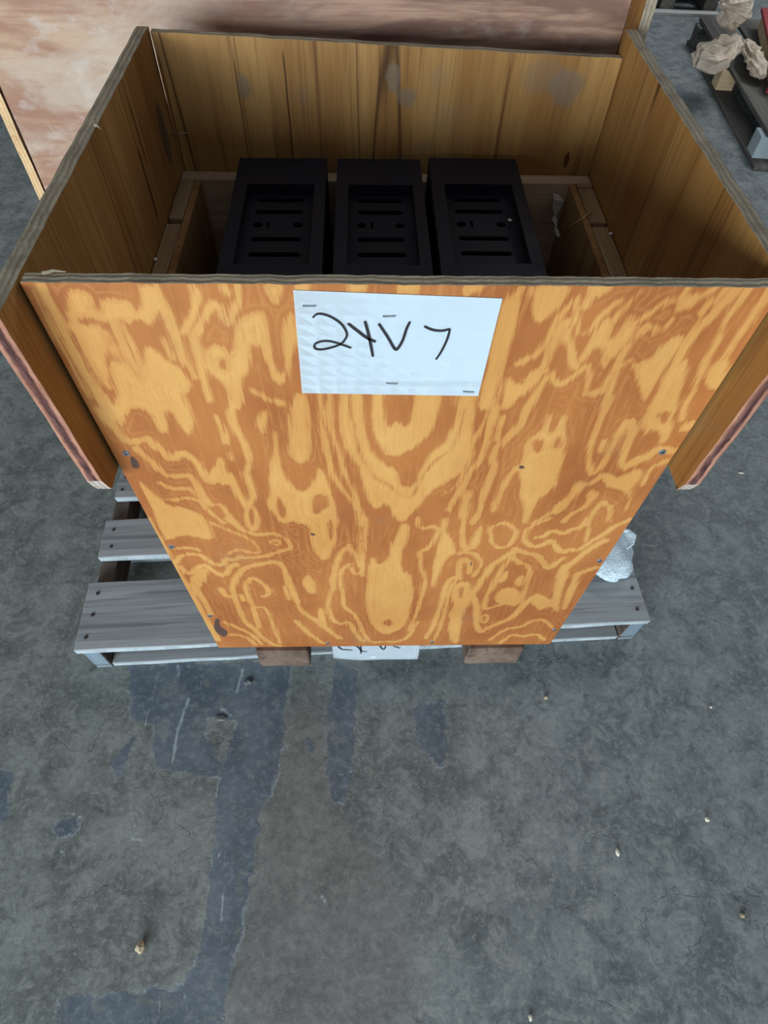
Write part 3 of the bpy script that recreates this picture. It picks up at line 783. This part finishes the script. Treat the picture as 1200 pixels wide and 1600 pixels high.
# side collars: outline in (distance along the crate, height)
def side(x_in, sgn, yb, cham):
    y0 = -0.047
    if sgn < 0:
        out = [(y0 + .004, ZS + .030), (y0 + .009, ZS + .012), (y0 + .014, ZS), (yb, ZS - .004), (yb, ZT), (y0, ZT)]
    else:
        out = [(y0 + .003, ZS + .020), (y0 + .010, ZS), (yb, ZS - .004), (yb, ZT), (y0, ZT)]
    o = panel('side_panel', out, 0.0, .018, [MAT['inner_left' if sgn < 0 else 'inner'], MAT['edge'], MAT['rededge'], MAT['torn']], crate, random.Random(11 if sgn < 0 else 12), .0007, .022)
    # local x runs along world +y, local y (thickness) outwards
    if sgn < 0:
        o.matrix_world = Matrix(((0, -1, 0, x_in), (1, 0, 0, 0), (0, 0, 1, 0), (0, 0, 0, 1)))
    else:
        o.matrix_world = Matrix(((0, 1, 0, x_in), (1, 0, 0, 0), (0, 0, 1, 0), (0, 0, 0, 1)))
    mw = o.matrix_world.copy()
    for p in o.data.polygons:
        if p.material_index == 1 and p.center.z < ZT - .004 and p.center.x < yb - .01 and p.normal.x < -.2:
            p.material_index = 3 if p.center.z < ZS + .026 else 2
    if sgn > 0: o.data.flip_normals()
    o.parent = crate
    o.matrix_parent_inverse = Matrix.Translation((0, -0.31, -0.125))
    o.matrix_basis = mw
    return o
side(-0.3675, -1, .628, 1)
side(0.3675, 1, .652, 1)

bp = cr(panel('back_panel', [(-.3668, ZS), (.3668, ZS), (.3660, 1.0945), (-.3642, 1.118)], .620, .634, [MAT['back'], MAT['edge']], crate, random.Random(4), .0006, .02))

# lower box: thin liners, ledger blocks, posts, base and skids
cr(board('liner_panel', (-.341, .046, .232), (-.330, .590, .913), MAT['pine_z'], crate, 1, .0004, .0008))
cr(board('liner_panel', (.326, .046, .232), (.337, .590, .913), MAT['pine_z'], crate, 2, .0004, .0008))
cr(board('rear_wall_board', (-.3665, .5915, .232), (.3665, .6185, .914), MAT['pine_x'], crate, 3, .0006, .0015))
for seed, (x0, x1, y0, y1, z1) in enumerate([(-.366, -.3425, .016, .452, .913), (-.366, -.3425, .468, .590, .914),
                                              (.3385, .3655, .016, .455, .913), (.3385, .3655, .466, .575, .914), (.3385, .3655, .578, .590, .915)]):
    cr(board('ledger_block', (x0, y0, .800), (x1, y1, z1), MAT['pine_y'], crate, 20 + seed, .0007, .0015))
for seed, (x0, x1) in enumerate([(-.366, -.3425), (.3385, .3655)]):
    for y0 in (.016, .55):
        cr(board('corner_post', (x0, y0, .233), (x1, y0 + .038, .799), MAT['pine_z'], crate, 30 + seed, .0006, .0015))
cr(board('base_panel', (-.362, .020, .214), (.362, .618, .2315), MAT['pine_x'], crate, 41, .0004, .001))
for seed, (x0, x1) in enumerate([(-.283, -.170), (.182, .305)]):
    cr(board('skid', (x0, -.012, .1275), (x1, .618, .2135), MAT['skid'], crate, 50 + seed, .0012, .004, 10))
# a nail poking through the left collar near the back corner
bm = bmesh.new()
a = at((266, 211), 0, -.3675); b = a + np.array([.030, -.004, .006])
tube(bm, [a, b], [.0011, .0005], 6)
cr(link('protruding_nail', bm_mesh(bm, 'protruding_nail', True), MAT['steel'], crate))
# splinters on the rims
def splinter(p, v):
    bm = bmesh.new()
    p = Vector(p); v = Vector(v)
    tube(bm, [p, p + v * .5 + Vector((0, 0, .002)), p + v], [.0018, .0014, .0004], 5)
    cr(link('splinter', bm_mesh(bm, 'splinter'), MAT['edge'], crate))
splinter(at((148, 196), 2, ZT + .001), (.008, -.004, -.003))
splinter((-.345, .012, ZT + .0015), (.022, .001, .001))
splinter((.355, -.047, .862), (-.006, -.012, .004))

# ------------------------------------------------------------------ notes on the crate
def note_sheet(corners, y, parent, curl=.002, name='sheet'):
    bm = bmesh.new()
    tl, tr, br, bl = [Vector(c) for c in corners]
    n = 10
    G = []
    for j in range(n + 1):
        row = []
        for i in range(n + 1):
            u, v = i / n, j / n
            p = (tl.lerp(tr, u)).lerp(bl.lerp(br, u), v)
            p.y = y - .0004 - curl * u * v
            row.append(bm.verts.new(p))
        G.append(row)
    for j in range(n):
        for i in range(n):
            bm.faces.new((G[j][i], G[j + 1][i], G[j + 1][i + 1], G[j][i + 1]))
    r = bmesh.ops.solidify(bm, geom=bm.faces[:], thickness=.00025)
    me = bm_mesh(bm, name, False)
    return link(name, me, MAT['paper'], parent)

YS = -.0009
corners = [at(q, 1, YS) for q in ((458,453),(785,466),(747,618),(472,614))]
sign = empty('paper_sign', (-.01, YS, .976))
tag(sign, 'white half sheet with handwritten 24V 7 stapled to the crate front', 'sign')
def sub(o, par):
    o.matrix_parent_inverse = Matrix.Translation(-Vector(par.location)); return o
sub(note_sheet(corners, YS, sign, .0004), sign)
STROKES = [
    ('numeral', [[(162,222),(180,205),(210,203),(260,220),(310,255),(338,300),(333,330),(305,360),(250,380),(200,388),(172,380),(175,358),(210,345),(250,345),(300,358),(362,380)]], 13),
    ('numeral', [[(345,252),(400,295),(445,328),(490,348)], [(433,240),(450,300),(463,360),(475,425)]], 17),
    ('letter', [[(505,253),(550,320),(580,372),(595,388),(610,375),(632,335),(650,280),(668,243)]], 17),
    ('numeral', [[(742,266),(770,280),(800,288),(840,290),(875,280)], [(876,280),(868,315),(855,350),(830,400),(803,440)]], 14)]
for nm, strokes, w in STROKES:
    bm = bmesh.new()
    for s in strokes:
        pts = [at((440 + x * .3, 430 + y * .3), 1, YS - .0016) for x, y in s]
        ribbon(bm, pts, w * .3 * .00060, (0, -1, 0), .0002)
    sub(link(nm, bm_mesh(bm, nm), MAT['ink'], sign), sign)
def staple(px, parent, y, tilt=0.0):
    bm = bmesh.new()
    c = Vector(at(px, 1, y))
    d = Vector((math.cos(tilt), 0, math.sin(tilt))) * .0062
    tube(bm, [c - d + Vector((0, .0015, 0)), c - d - Vector((0, .0008, 0)), c + d - Vector((0, .0008, 0)), c + d + Vector((0, .0015, 0))], .00062, 6)
    o = sub(link('staple', bm_mesh(bm, 'staple'), MAT['steel'], parent), parent)
for px, t in (((483,478), 0), ((608,494), .05), ((612,599), -.05), ((732,612), -.05)):
    staple(px, sign, YS - .0016, t)

# a second note tucked under the bottom edge of the front panel
YN = .0170
note = empty('paper_note', (.0, YN, .16))
tag(note, 'pale blue-white handwritten note hanging below the bottom edge of the crate front', 'note')
nz = at((590, 1031), 1, YN)[2]
xl, xr = at((520, 1012), 1, YN)[0], at((655, 1011), 1, YN)[0]
bm = bmesh.new()
prof = [0.0, .004, .012, .010, .004, .003, .004]
cols = 12
top, bot = [], []
for i in range(cols + 1):
    u = i / cols
    x = xl + (xr - xl) * u
    drop = nz - .006 * math.sin(math.pi * min(1, u * 1.6)) + .012 * max(0, .3 - u) / .3 + .003
    yy = YN + .0008 * math.sin(u * 5)
    top.append((x, YN + .0004, .262)); bot.append((x + .004 * (u - .5), yy, drop))
rows = 6
G = [[bm.verts.new(Vector(top[i]).lerp(Vector(bot[i]), j / rows)) for i in range(cols + 1)] for j in range(rows + 1)]
for j in range(rows):
    for i in range(cols):
        bm.faces.new((G[j][i], G[j + 1][i], G[j + 1][i + 1], G[j][i + 1]))
bmesh.ops.solidify(bm, geom=bm.faces[:], thickness=.00025)
sub(link('sheet', bm_mesh(bm, 'sheet', True), MAT['paper'], note), note)
for s in ([(392,60),(385,75),(400,90),(425,93),(445,95)], [(440,70),(468,82),(482,98),(505,100)], [(478,60),(480,108)], [(545,60),(572,92),(585,60)], [(612,78),(640,86)]):
    bm = bmesh.new()
    ribbon(bm, [at((380 + x * .3833, 980 + y * .3833), 1, YN - .0012) for x, y in s], .0032, (0, -1, 0), .0002)
    sub(link('pen_stroke', bm_mesh(bm, 'pen_stroke'), MAT['ink'], note), note)
staple((583, 1026), note, YN - .001, .1)

# ------------------------------------------------------------------ pallet under the crate
PR = math.atan2(.061, 1.363)
pal = empty('wooden_pallet', (-.713, .031, 0), PR)
tag(pal, 'weathered silver-grey wooden pallet carrying the orange plywood crate', 'pallet')
LX = 1.366
def pb(name, lo, hi, mat, seed, **k):
    return board(name, lo, hi, mat, pal, seed, **k)
ZP = .125
decks = [(.0, .178, -.004), (.246, .362, .004), (.432, .530, .012), (.590, .690, .0)]
nail_bm = bmesh.new()
bmesh.ops.create_cone(nail_bm, cap_ends=True, segments=10, radius1=.0050, radius2=.0042, depth=.0016)
NAIL = bm_mesh(nail_bm, 'nail_head'); NAIL.materials.append(MAT['rust'])
for i, (a, b, dx) in enumerate(decks):
    d = pb('deck_board', (-.002 + dx, a, ZP - .020), (LX + dx * .6, b, ZP), MAT['grey_x'], 60 + i, jit=.0012, bevel=.0022, cuts=14, endmat=MAT['greyend'])
    sz = b - a
    for xx in (.022, LX - .022):
        for k in ((.18, .5, .82) if sz > .15 else (.28, .72)):
            link('nail_head', NAIL, [], d, (xx + .006 * math.sin(k * 17 + i * 3), sz * k, .0206))
for i, x in enumerate((.004, LX / 2 - .02, LX - .044)):
    pb('stringer', (x, .004, .020), (x + .040, .686, ZP - .0205), MAT['grey_y'], 70 + i, jit=.001, cuts=6, endmat=MAT['painted'])
for i, (a, b) in enumerate([(.006, .100), (.300, .390), (.590, .685)]):
    pb('bottom_board', (.044 if i == 0 else .0, a, .001), (LX - (.046 if i == 0 else 0), b, .0195), MAT['grey_x'], 80 + i, jit=.0012, cuts=12, endmat=MAT['greyend'])
for i, x in enumerate((.004, LX - .044)):
    pb('stringer_foot', (x, .004, .0005), (x + .040, .100, .0195), MAT['grey_y'], 85 + i, jit=.0008, cuts=2, endmat=MAT['painted'])

# ------------------------------------------------------------------ black slotted cases in the crate
def slot_loop(cx, cy, w, h, seg=8):
    r = h / 2
    pts = []
    for k in range(seg + 1):
        a = -math.pi / 2 + math.pi * k / seg
        pts.append((cx + w / 2 - r + r * math.cos(a), cy + r * math.sin(a)))
    for k in range(seg + 1):
        a = math.pi / 2 + math.pi * k / seg
        pts.append((cx - w / 2 + r + r * math.cos(a), cy + r * math.sin(a)))
    return pts

def fill_plate(outer, holes, z0, z1):
    """plate with through holes between z0 and z1"""
    bm = bmesh.new()
    co, ed = [], []
    for lp in [outer] + holes:
        k0 = len(co)
        co += [Vector(q) for q in lp]
        ed += [(k0 + i, k0 + (i + 1) % len(lp)) for i in range(len(lp))]
    vo, eo, fo, *_ = delaunay_2d_cdt(co, ed, [], 0, 1e-6)
    vv = [bm.verts.new((q.x, q.y, z1)) for q in vo]
    for f in fo: bm.faces.new([vv[i] for i in f])
    # drop triangles that fell inside a hole
    def pin(p, lp):
        r = False
        for i in range(len(lp)):
            a = lp[i]; b = lp[(i + 1) % len(lp)]
            if (a[1] > p.y) != (b[1] > p.y) and p.x < (b[0] - a[0]) * (p.y - a[1]) / (b[1] - a[1]) + a[0]: r = not r
        return r
    dead = [f for f in bm.faces if any(pin(f.calc_center_median(), h) for h in holes)]
    bmesh.ops.delete(bm, geom=dead, context='FACES')
    top = bm.faces[:]
    r = bmesh.ops.extrude_face_region(bm, geom=top)
    for v in [g for g in r['geom'] if isinstance(g, bmesh.types.BMVert)]: v.co.z = z0
    return bm

CW, CD_, CH = .147, .400, .715
def case_meshes():
    rx0, rx1 = .0205, CW - .0180
    ry0, ry1 = .100, .3165
    # upper rim: slab with a rectangular window
    bm = fill_plate([(0, 0), (CW, 0), (CW, CD_), (0, CD_)], [[(rx0, ry0), (rx1, ry0), (rx1, ry1), (rx0, ry1)]], CH - .016, CH)
    rim = bm_mesh(bm, 'rim')
    holes = []
    cx = CW / 2
    for t in (.2985, .2640, .1890, .1495):
        holes.append(slot_loop(cx, t, .077, .0115))
    ym = .2275
    holes.append(slot_loop(cx - .031, ym, .0155, .0140, 8)); holes.append(slot_loop(cx + .031, ym, .0155, .0140, 8))
    holes.append(slot_loop(cx - .014, ym, .0042, .0180, 4) if False else [(cx - .0165, ym - .009), (cx - .0125, ym - .009), (cx - .0125, ym + .009), (cx - .0165, ym + .009)])
    holes.append(slot_loop(cx + .011, ym, .0030, .0030, 4))
    bm = fill_plate([(rx0 - .004, ry0 - .004), (rx1 + .004, ry0 - .004), (rx1 + .004, ry1 + .004), (rx0 - .004, ry1 + .004)], holes, CH - .0205, CH - .0165)
    plate = bm_mesh(bm, 'slotted_plate')
    # body: four walls and a floor
    bm = bmesh.new()
    for lo, hi in (((0, 0, 0), (.003, CD_, CH - .0162)), ((CW - .003, 0, 0), (CW, CD_, CH - .0162)), ((.003, 0, 0), (CW - .003, .003, CH - .0162)), ((.003, CD_ - .003, 0), (CW - .003, CD_, CH - .0162)), ((.003, .003, 0), (CW - .003, CD_ - .003, .003))):
        r = bmesh.ops.create_cube(bm, size=1.0)
        for v in r['verts']:
            for k in range(3): v.co[k] = (lo[k] + hi[k]) / 2 + v.co[k] * (hi[k] - lo[k])
    body = bm_mesh(bm, 'body')
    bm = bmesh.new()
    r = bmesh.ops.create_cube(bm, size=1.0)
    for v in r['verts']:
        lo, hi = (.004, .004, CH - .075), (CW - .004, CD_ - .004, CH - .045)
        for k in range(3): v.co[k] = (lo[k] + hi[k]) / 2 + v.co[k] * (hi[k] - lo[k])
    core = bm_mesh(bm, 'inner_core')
    return rim, plate, body, core
rim, plate, body, core = case_meshes()
ZU = .232 + CH + .0135
for i, (bl_, brt, lab) in enumerate([((-.252, .572), (-.1055, .577), 'black slotted steel case in the crate, leftmost of the three'),
                                ((-.088, .5735), (.053, .579), 'black slotted steel case in the crate, between the two others'),
                                ((.0675, .580), (.2175, .588), 'black slotted steel case in the crate, rightmost with a tiny pale scrap on it')]):
    ang = (.010, .004, -.004)[i]
    c = empty('slotted_case', (bl_[0], bl_[1], .2325 + .0125), 0)
    tag(c, lab, 'metal case', 'black slotted cases in the crate')
    c.rotation_euler = (0, 0, ang)
    s = (brt[0] - bl_[0]) / CW
    for nm, me, m in (('body', body, 'black'), ('rim', rim, 'black'), ('slotted_plate', plate, 'black'), ('inner_core', core, 'hole')):
        o = link(nm, me, MAT[m], c, (0, -CD_, 0))
        o.scale = (s, 1, 1)
# runners that the cases stand on
for seed, y0 in enumerate((.22, .50)):
    cr(board('inner_runner', (-.325, y0, .232), (.322, y0 + .05, .2445), MAT['pine_x'], crate, 95 + seed, .0003, .001))
# dust crumb on the right case
def pebble(name, p, r, mat, label, cat, seed, sq=(1, 1, .6), grp=None):
    bm = bmesh.new()
    bmesh.ops.create_icosphere(bm, subdivisions=2, radius=1.0)
    for v in bm.verts:
        d = 1 + .45 * noise.noise(v.co * 1.4 + Vector((seed * 7.1, seed, 0)))
        v.co = Vector((v.co.x * sq[0], v.co.y * sq[1], v.co.z * sq[2])) * d * r
    zmin = min(v.co.z for v in bm.verts)
    for v in bm.verts: v.co.z -= zmin
    o = link(name, bm_mesh(bm, name), mat, None, p)
    tag(o, label, cat, grp)
    return o
pebble('paper_scrap', tuple(at((794, 357), 2, ZU - .029)[:2]) + (.2450 + CH - .0165,), .0032, MAT['chip'], 'tiny pale scrap lying on the rightmost black case', 'scrap', 3)

# ------------------------------------------------------------------ torn plastic strip and string in the crate
t0 = Vector(at((878, 305), 0, .318))
bm = bmesh.new()
path = [((876,303), .312, .007), ((880,312), .310, .010), ((877,325), .310, .008), ((874,336), .311, .002), ((874,344), .309, .006), ((875,352), .311, .002), ((877,360), .310, .005), ((879,369), .311, .004)]
prev = None
for k, (px, x, w) in enumerate(path):
    c = Vector(at(px, 0, x))
    a = bm.verts.new(c + Vector((-w - .008, -.003 * (k % 2), .002))); b = bm.verts.new(c + Vector((w - .008, .003 * ((k + 1) % 2), -.003)))
    if prev: bm.faces.new((prev[0], prev[1], b, a))
    prev = (a, b)
bmesh.ops.solidify(bm, geom=bm.faces[:], thickness=.0004)
o = link('plastic_scrap', bm_mesh(bm, 'plastic_scrap'), MAT['plastic'])
tag(o, 'torn white plastic strip hanging inside the crate beside the right liner', 'scrap')
bm = bmesh.new()
ps = [at((882, 366), 0, .311), at((900, 348), 0, .316), at((910, 341), 0, .324), at((918, 335), 2, ZL + .002), at((925, 333), 2, ZL + .002)]
tube(bm, ps, .0011, 5)
o = link('string', bm_mesh(bm, 'string', True), MAT['straw'])
tag(o, 'straw-coloured string looped over the ledge at the crate right side', 'string')
for px, nm in (((958, 367), 'small white crumb on the right ledge beside the ledger gap'), ((243, 407), 'small white crumb on the left ledge near the crate front')):
    w = at(px, 2, ZL); w[0] = max(-.363, min(.363, w[0]))
    pebble('foam_crumb', (w[0], w[1], ZL - .0003), .0028, MAT['plastic'], nm, 'crumb', 9, (1, 1, .8))

# ------------------------------------------------------------------ foam wrap on the pallet
def foam():
    c = at((958, 868), 2, .150)
    bm = bmesh.new()
    bmesh.ops.create_icosphere(bm, subdivisions=4, radius=1.0)
    for v in bm.verts:
        d = 1 + .16 * noise.noise(v.co * 2.2 + Vector((3, 1, 7))) + .08 * noise.noise(v.co * 5.0)
        v.co = Vector((v.co.x * .062, v.co.y * .085, v.co.z * .028)) * d
    zm = min(v.co.z for v in bm.verts)
    for v in bm.verts:
        v.co.z = max(v.co.z - zm - .004, 0)
    root = empty('foam_wrap', (c[0] - .012, c[1] + .010, ZP + .001))
    tag(root, 'crumpled speckled white foam wrap on the pallet beside the crate', 'foam wrap')
    link('folded_wad', bm_mesh(bm, 'folded_wad', True), MAT['foam'], root)
    bm = bmesh.new()
    q = at((985, 845), 2, .175)
    base = Vector((q[0], q[1], .175)) - Vector(root.location)
    pts = [base + Vector(p) for p in ((-.030, -.028, -.012), (.004, -.012, .004), (.014, .010, .010), (.004, .030, .006), (-.030, .034, -.004))]
    low = [p + Vector((-.022, .002, -.020)) for p in pts]
    A = [bm.verts.new(p) for p in pts]; B = [bm.verts.new(p) for p in low]
    for i in range(4): bm.faces.new((A[i], A[i + 1], B[i + 1], B[i]))
    bmesh.ops.subdivide_edges(bm, edges=bm.edges[:], cuts=2, use_grid_fill=True)
    for v in bm.verts: v.co += Vector((0, 0, .004 * noise.noise(v.co * 60)))
    bmesh.ops.solidify(bm, geom=bm.faces[:], thickness=.003)
    link('folded_flap', bm_mesh(bm, 'folded_flap', True), MAT['foam'], root)
foam()

# ------------------------------------------------------------------ the taller crate behind
YR = .750
rear = empty('rear_crate', (-.14, YR + .35, 0))
tag(rear, 'large crate of weathered reddish plywood standing behind the orange crate', 'crate')
def rr(o):
    o.parent = rear; o.matrix_parent_inverse = Matrix.Translation(-Vector(rear.location)); return o
rr(panel('front_panel', [(-.696, .20), (.400, .20), (.400, 1.36), (-.690, 1.36)], YR, YR + .016, [MAT['redply'], MAT['edge']], rear, random.Random(9), .0008, .04))
def sidey(name, x0, x1, y0, y1, z0, z1, mats, seed):
    o = panel(name, [(y0, z0), (y1, z0), (y1, z1), (y0, z1)], 0, x1 - x0, mats, rear, random.Random(seed), .0009, .025)
    mw = Matrix(((0, 1, 0, x0), (1, 0, 0, 0), (0, 0, 1, 0), (0, 0, 0, 1)))
    o.data.flip_normals()
    o.parent = rear; o.matrix_parent_inverse = Matrix.Translation(-Vector(rear.location)); o.matrix_basis = mw
    return o
sidey('side_panel', -.714, -.6975, YR, YR + .70, .16, 1.36, [MAT['redply'], MAT['paleedge']], 21)
sidey('side_panel', .4015, .4190, YR - .062, YR + .70, .52, 1.36, [MAT['inner'], MAT['edge']], 22)
rr(panel('back_panel', [(-.696, .20), (.400, .20), (.400, 1.36), (-.696, 1.36)], YR + .684, YR + .70, [MAT['redply'], MAT['edge']], rear, random.Random(10), .0008, .04))
rr(board('base_panel', (-.696, YR + .017, .20), (.400, YR + .683, .218), MAT['pine_x'], rear, 61))
for i, x in enumerate((-.62, -.2, .24)):
    rr(board('skid', (x, YR + .01, .0), (x + .09, YR + .69, .199), MAT['skid'], rear, 62 + i))

# ------------------------------------------------------------------ pallet with packing paper, right background
pa = Vector(at((1176, 266), 2, 0.0)); pb_ = Vector(at((1072, 68), 2, 0.0))
d = (pb_ - pa); LN = d.length
ang = math.atan2(d.y, d.x) - math.pi / 2
bpal = empty('block_pallet', (pa.x, pa.y, 0), ang)
tag(bpal, 'dark weathered block pallet with crumpled packing paper on it, right background', 'pallet')
def qb(name, lo, hi, mat, seed, **k): return board(name, lo, hi, mat, bpal, seed, **k)
WB = 1.15
for i, x in enumerate((.0, WB / 2 - .05, WB - .10)):
    qb('bottom_board', (x, 0, .0), (x + .10, LN, .020), MAT['dark_y'], 100 + i)
blk = [(.075, .10, 'greyend'), (LN * .535, .10, 'freshend'), (LN - .13, .10, 'dark_x')]
for i, (y, l, m) in enumerate(blk):
    for j, x in enumerate((.004, WB / 2 - .046, WB - .096)):
        qb('block', (x, y, .0205), (x + .092, y + l, .118), MAT[m], 110 + 3 * i + j, cuts=1)
for i, (x0, x1) in enumerate([(.026, .20), (.235, .40), (.44, .60), (.64, .80), (.84, 1.0), (1.03, WB)]):
    qb('deck_board', (x0, .07, .1185), (x1, LN, .140), MAT['dark_y'], 130 + i, jit=.002, endmat=MAT['greyend'])

def crumple(name, path, radii, mat, label, cat, seed, seg=22, sub_=5, grp=None):
    """wad of creased paper along a path; creases are folded geometry"""
    bm = bmesh.new()
    pts = []
    n = len(path)
    for i in range(n - 1):
        for j in range(sub_):
            t = j / sub_
            pts.append((Vector(path[i]).lerp(Vector(path[i + 1]), t), radii[i] * (1 - t) + radii[i + 1] * t))
    pts.append((Vector(path[-1]), radii[-1]))
    m = len(pts)
    rings = []
    for i, (p, r) in enumerate(pts):
        t = (pts[min(i + 1, m - 1)][0] - pts[max(i - 1, 0)][0]).normalized()
        a = t.cross(Vector((0, 0, 1)));  a.normalize(); b = a.cross(t)
        ring = []
        for k in range(seg):
            th = 2 * math.pi * k / seg
            dr = a * math.cos(th) + b * math.sin(th) * .8
            s = Vector((math.cos(th) * 1.5, math.sin(th) * 1.5, i * .22 + seed * 5))
            ridge = 1 - 2 * abs(noise.noise(Vector((s.x * 1.1, s.y * 1.1, s.z * .9))))
            ridge2 = 1 - 2 * abs(noise.noise(s * 3.1 + Vector((9, 2, 1))))
            rad = r * (.45 + .52 * ridge + .10 * ridge2)
            q = p + dr * rad
            ring.append(bm.verts.new(q))
        rings.append(ring)
    for i in range(m - 1):
        for k in range(seg):
            bm.faces.new((rings[i][k], rings[i][(k + 1) % seg], rings[i + 1][(k + 1) % seg], rings[i + 1][k]))
    bm.faces.new(rings[0]); bm.faces.new(rings[-1][::-1])
    zfloor = .1415
    for v in bm.verts: v.co.z = max(v.co.z, zfloor) if v.co.x > pa.x + .12 else max(v.co.z, .145 + (v.co.x - pa.x - .12) * .5)
    o = link(name, bm_mesh(bm, name), mat)
    tag(o, label, cat, grp)
    return o
W_ = lambda px, z: at(px, 2, z)
crumple('packing_paper', [W_((1090, 106), .165), W_((1098, 84), .22), W_((1112, 92), .22), W_((1128, 78), .24), W_((1142, 68), .24), W_((1154, 66), .24)], [.030, .075, .095, .085, .07, .03], MAT['kraft'],
        'crumpled kraft packing paper drooping over the left edge of the background pallet', 'packing paper', 1)
crumple('packing_paper', [W_((1141, 40), .30), W_((1146, 22), .36), W_((1150, 5), .42), W_((1154, -20), .46)], [.04, .09, .095, .05], MAT['kraft'],
        'upright twist of kraft packing paper at the top edge beside the red-edged box', 'packing paper', 2)
crumple('packing_paper', [W_((1166, 66), .19), W_((1174, 84), .20), W_((1184, 104), .20), W_((1192, 120), .18)], [.025, .055, .055, .025], MAT['kraft'],
        'crumpled kraft packing paper lying along the side of the red-edged box', 'packing paper', 4)
# wooden box with red edges
q0 = W_((1212, 110), .24); q1 = W_((1188, 0), .24)
bang = math.atan2(q1[1] - q0[1], q1[0] - q0[0]) - math.pi / 2
bx = empty('red_edged_box', (q0[0] + .022, q0[1], .1435), bang)
tag(bx, 'pale wooden box with red painted edge at the top right corner', 'box')
for nm, lo, hi, m in (('side_board', (0, 0, 0), (.40, .018, .08), 'freshend'), ('end_board', (0, .0185, 0), (.018, .90, .08), 'freshend'), ('side_board', (0, .9005, 0), (.40, .918, .08), 'freshend'),
                      ('edge_strip', (-.022, -.022, .0), (-.0005, -.0005, .0975), 'red'), ('edge_strip', (-.022, -.0002, .0805), (.018, .92, .0975), 'red'), ('base_board', (.0185, .0185, 0), (.40, .90, .018), 'pine_x')):
    board(nm, lo, hi, MAT[m], bx, 150, .0005, .0012, 3)

# ------------------------------------------------------------------ far clutter at the top edge
f0 = W_((1004, 21), 0.0); f1 = W_((1094, 25), 0.0)
far = empty('far_pallet', (f0[0], f0[1], 0), math.atan2(f1[1] - f0[1], f1[0] - f0[0]))
tag(far, 'dark pallet with a pale front board on the floor beyond the crate', 'pallet')
LF = float(np.hypot(f1[0] - f0[0], f1[1] - f0[1])) + .12
board('front_board', (-.30, -.02, .0), (LF, .045, .018), MAT['paleboard'], far, 160)
for i, x in enumerate((-.28, .12, LF - .10)):
    board('stringer', (x, .05, .0), (x + .09, 1.0, .098), MAT['dark_y'], far, 161 + i)
for i in range(6):
    board('deck_board', (-.30, .05 + i * .165, .099), (LF, .05 + i * .165 + .12, .120), MAT['dark_x'], far, 165 + i)
fb = empty('stacked_carton', tuple(far.matrix_basis @ Vector((.26, .30, .1235))), far.rotation_euler.z + .1)
tag(fb, 'charcoal carton with a pale blue lid on the far dark pallet', 'carton')
board('carton_body', (-.25, .0, .0), (.25, .4, .22), MAT['shadowbox'], fb, 172, .002)
board('lid', (-.10, .05, .2205), (.08, .22, .26), MAT['bluebin'], fb, 173, .002)

# ------------------------------------------------------------------ crumbs on the floor
crumbs = [((222, 1480), .0085, 'debris', 'tan crumb, the largest, on the floor in the lower left', (1, 1.3, 1.1)),
          ((964, 1332), .0048, 'chip', 'white oblong chip on the floor right of centre', (.8, 1.5, .8)),
          ((1103, 1281), .0048, 'chip', 'white crumb on the floor near the right edge', (1, 1, 1)),
          ((852, 1091), .0046, 'debris', 'dark tan crumb on the floor below the pallet right end', (1.2, 1, .8)),
          ((1159, 1431), .0045, 'debris', 'tan flake on the floor at the right edge, lower', (1.2, 1, .5)),
          ((828, 1590), .0042, 'chip', 'pale crumb at the bottom edge of the picture', (.8, 1.2, .8)),
          ((1110, 1105), .0035, 'chip', 'pale crumb on the floor to the right of the pallet corner', (1, 1, .7)),
          ((1157, 740), .0042, 'chip', 'pale splinter on the floor right of the crate', (2.2, .8, .6)),
          ((388, 1066), .0065, 'grit', 'dark gritty lump on the blue paint below the pallet', (1.7, 1.1, .4)),
          ((345, 1123), .0080, 'grit', 'grey flaked chip at the hole in the blue paint', (1.9, .8, .25)),
          ((1012, 1283), .0001, 'chip', '', (1, 1, 1))]
for i, (px, r, m, lab, sq) in enumerate(crumbs[:-1]):
    w = at(px, 2, 0.0)
    pebble('floor_crumb', (w[0], w[1], 0.0002), r, MAT[m], lab, 'crumb', i + 1, sq, 'crumbs on the floor')
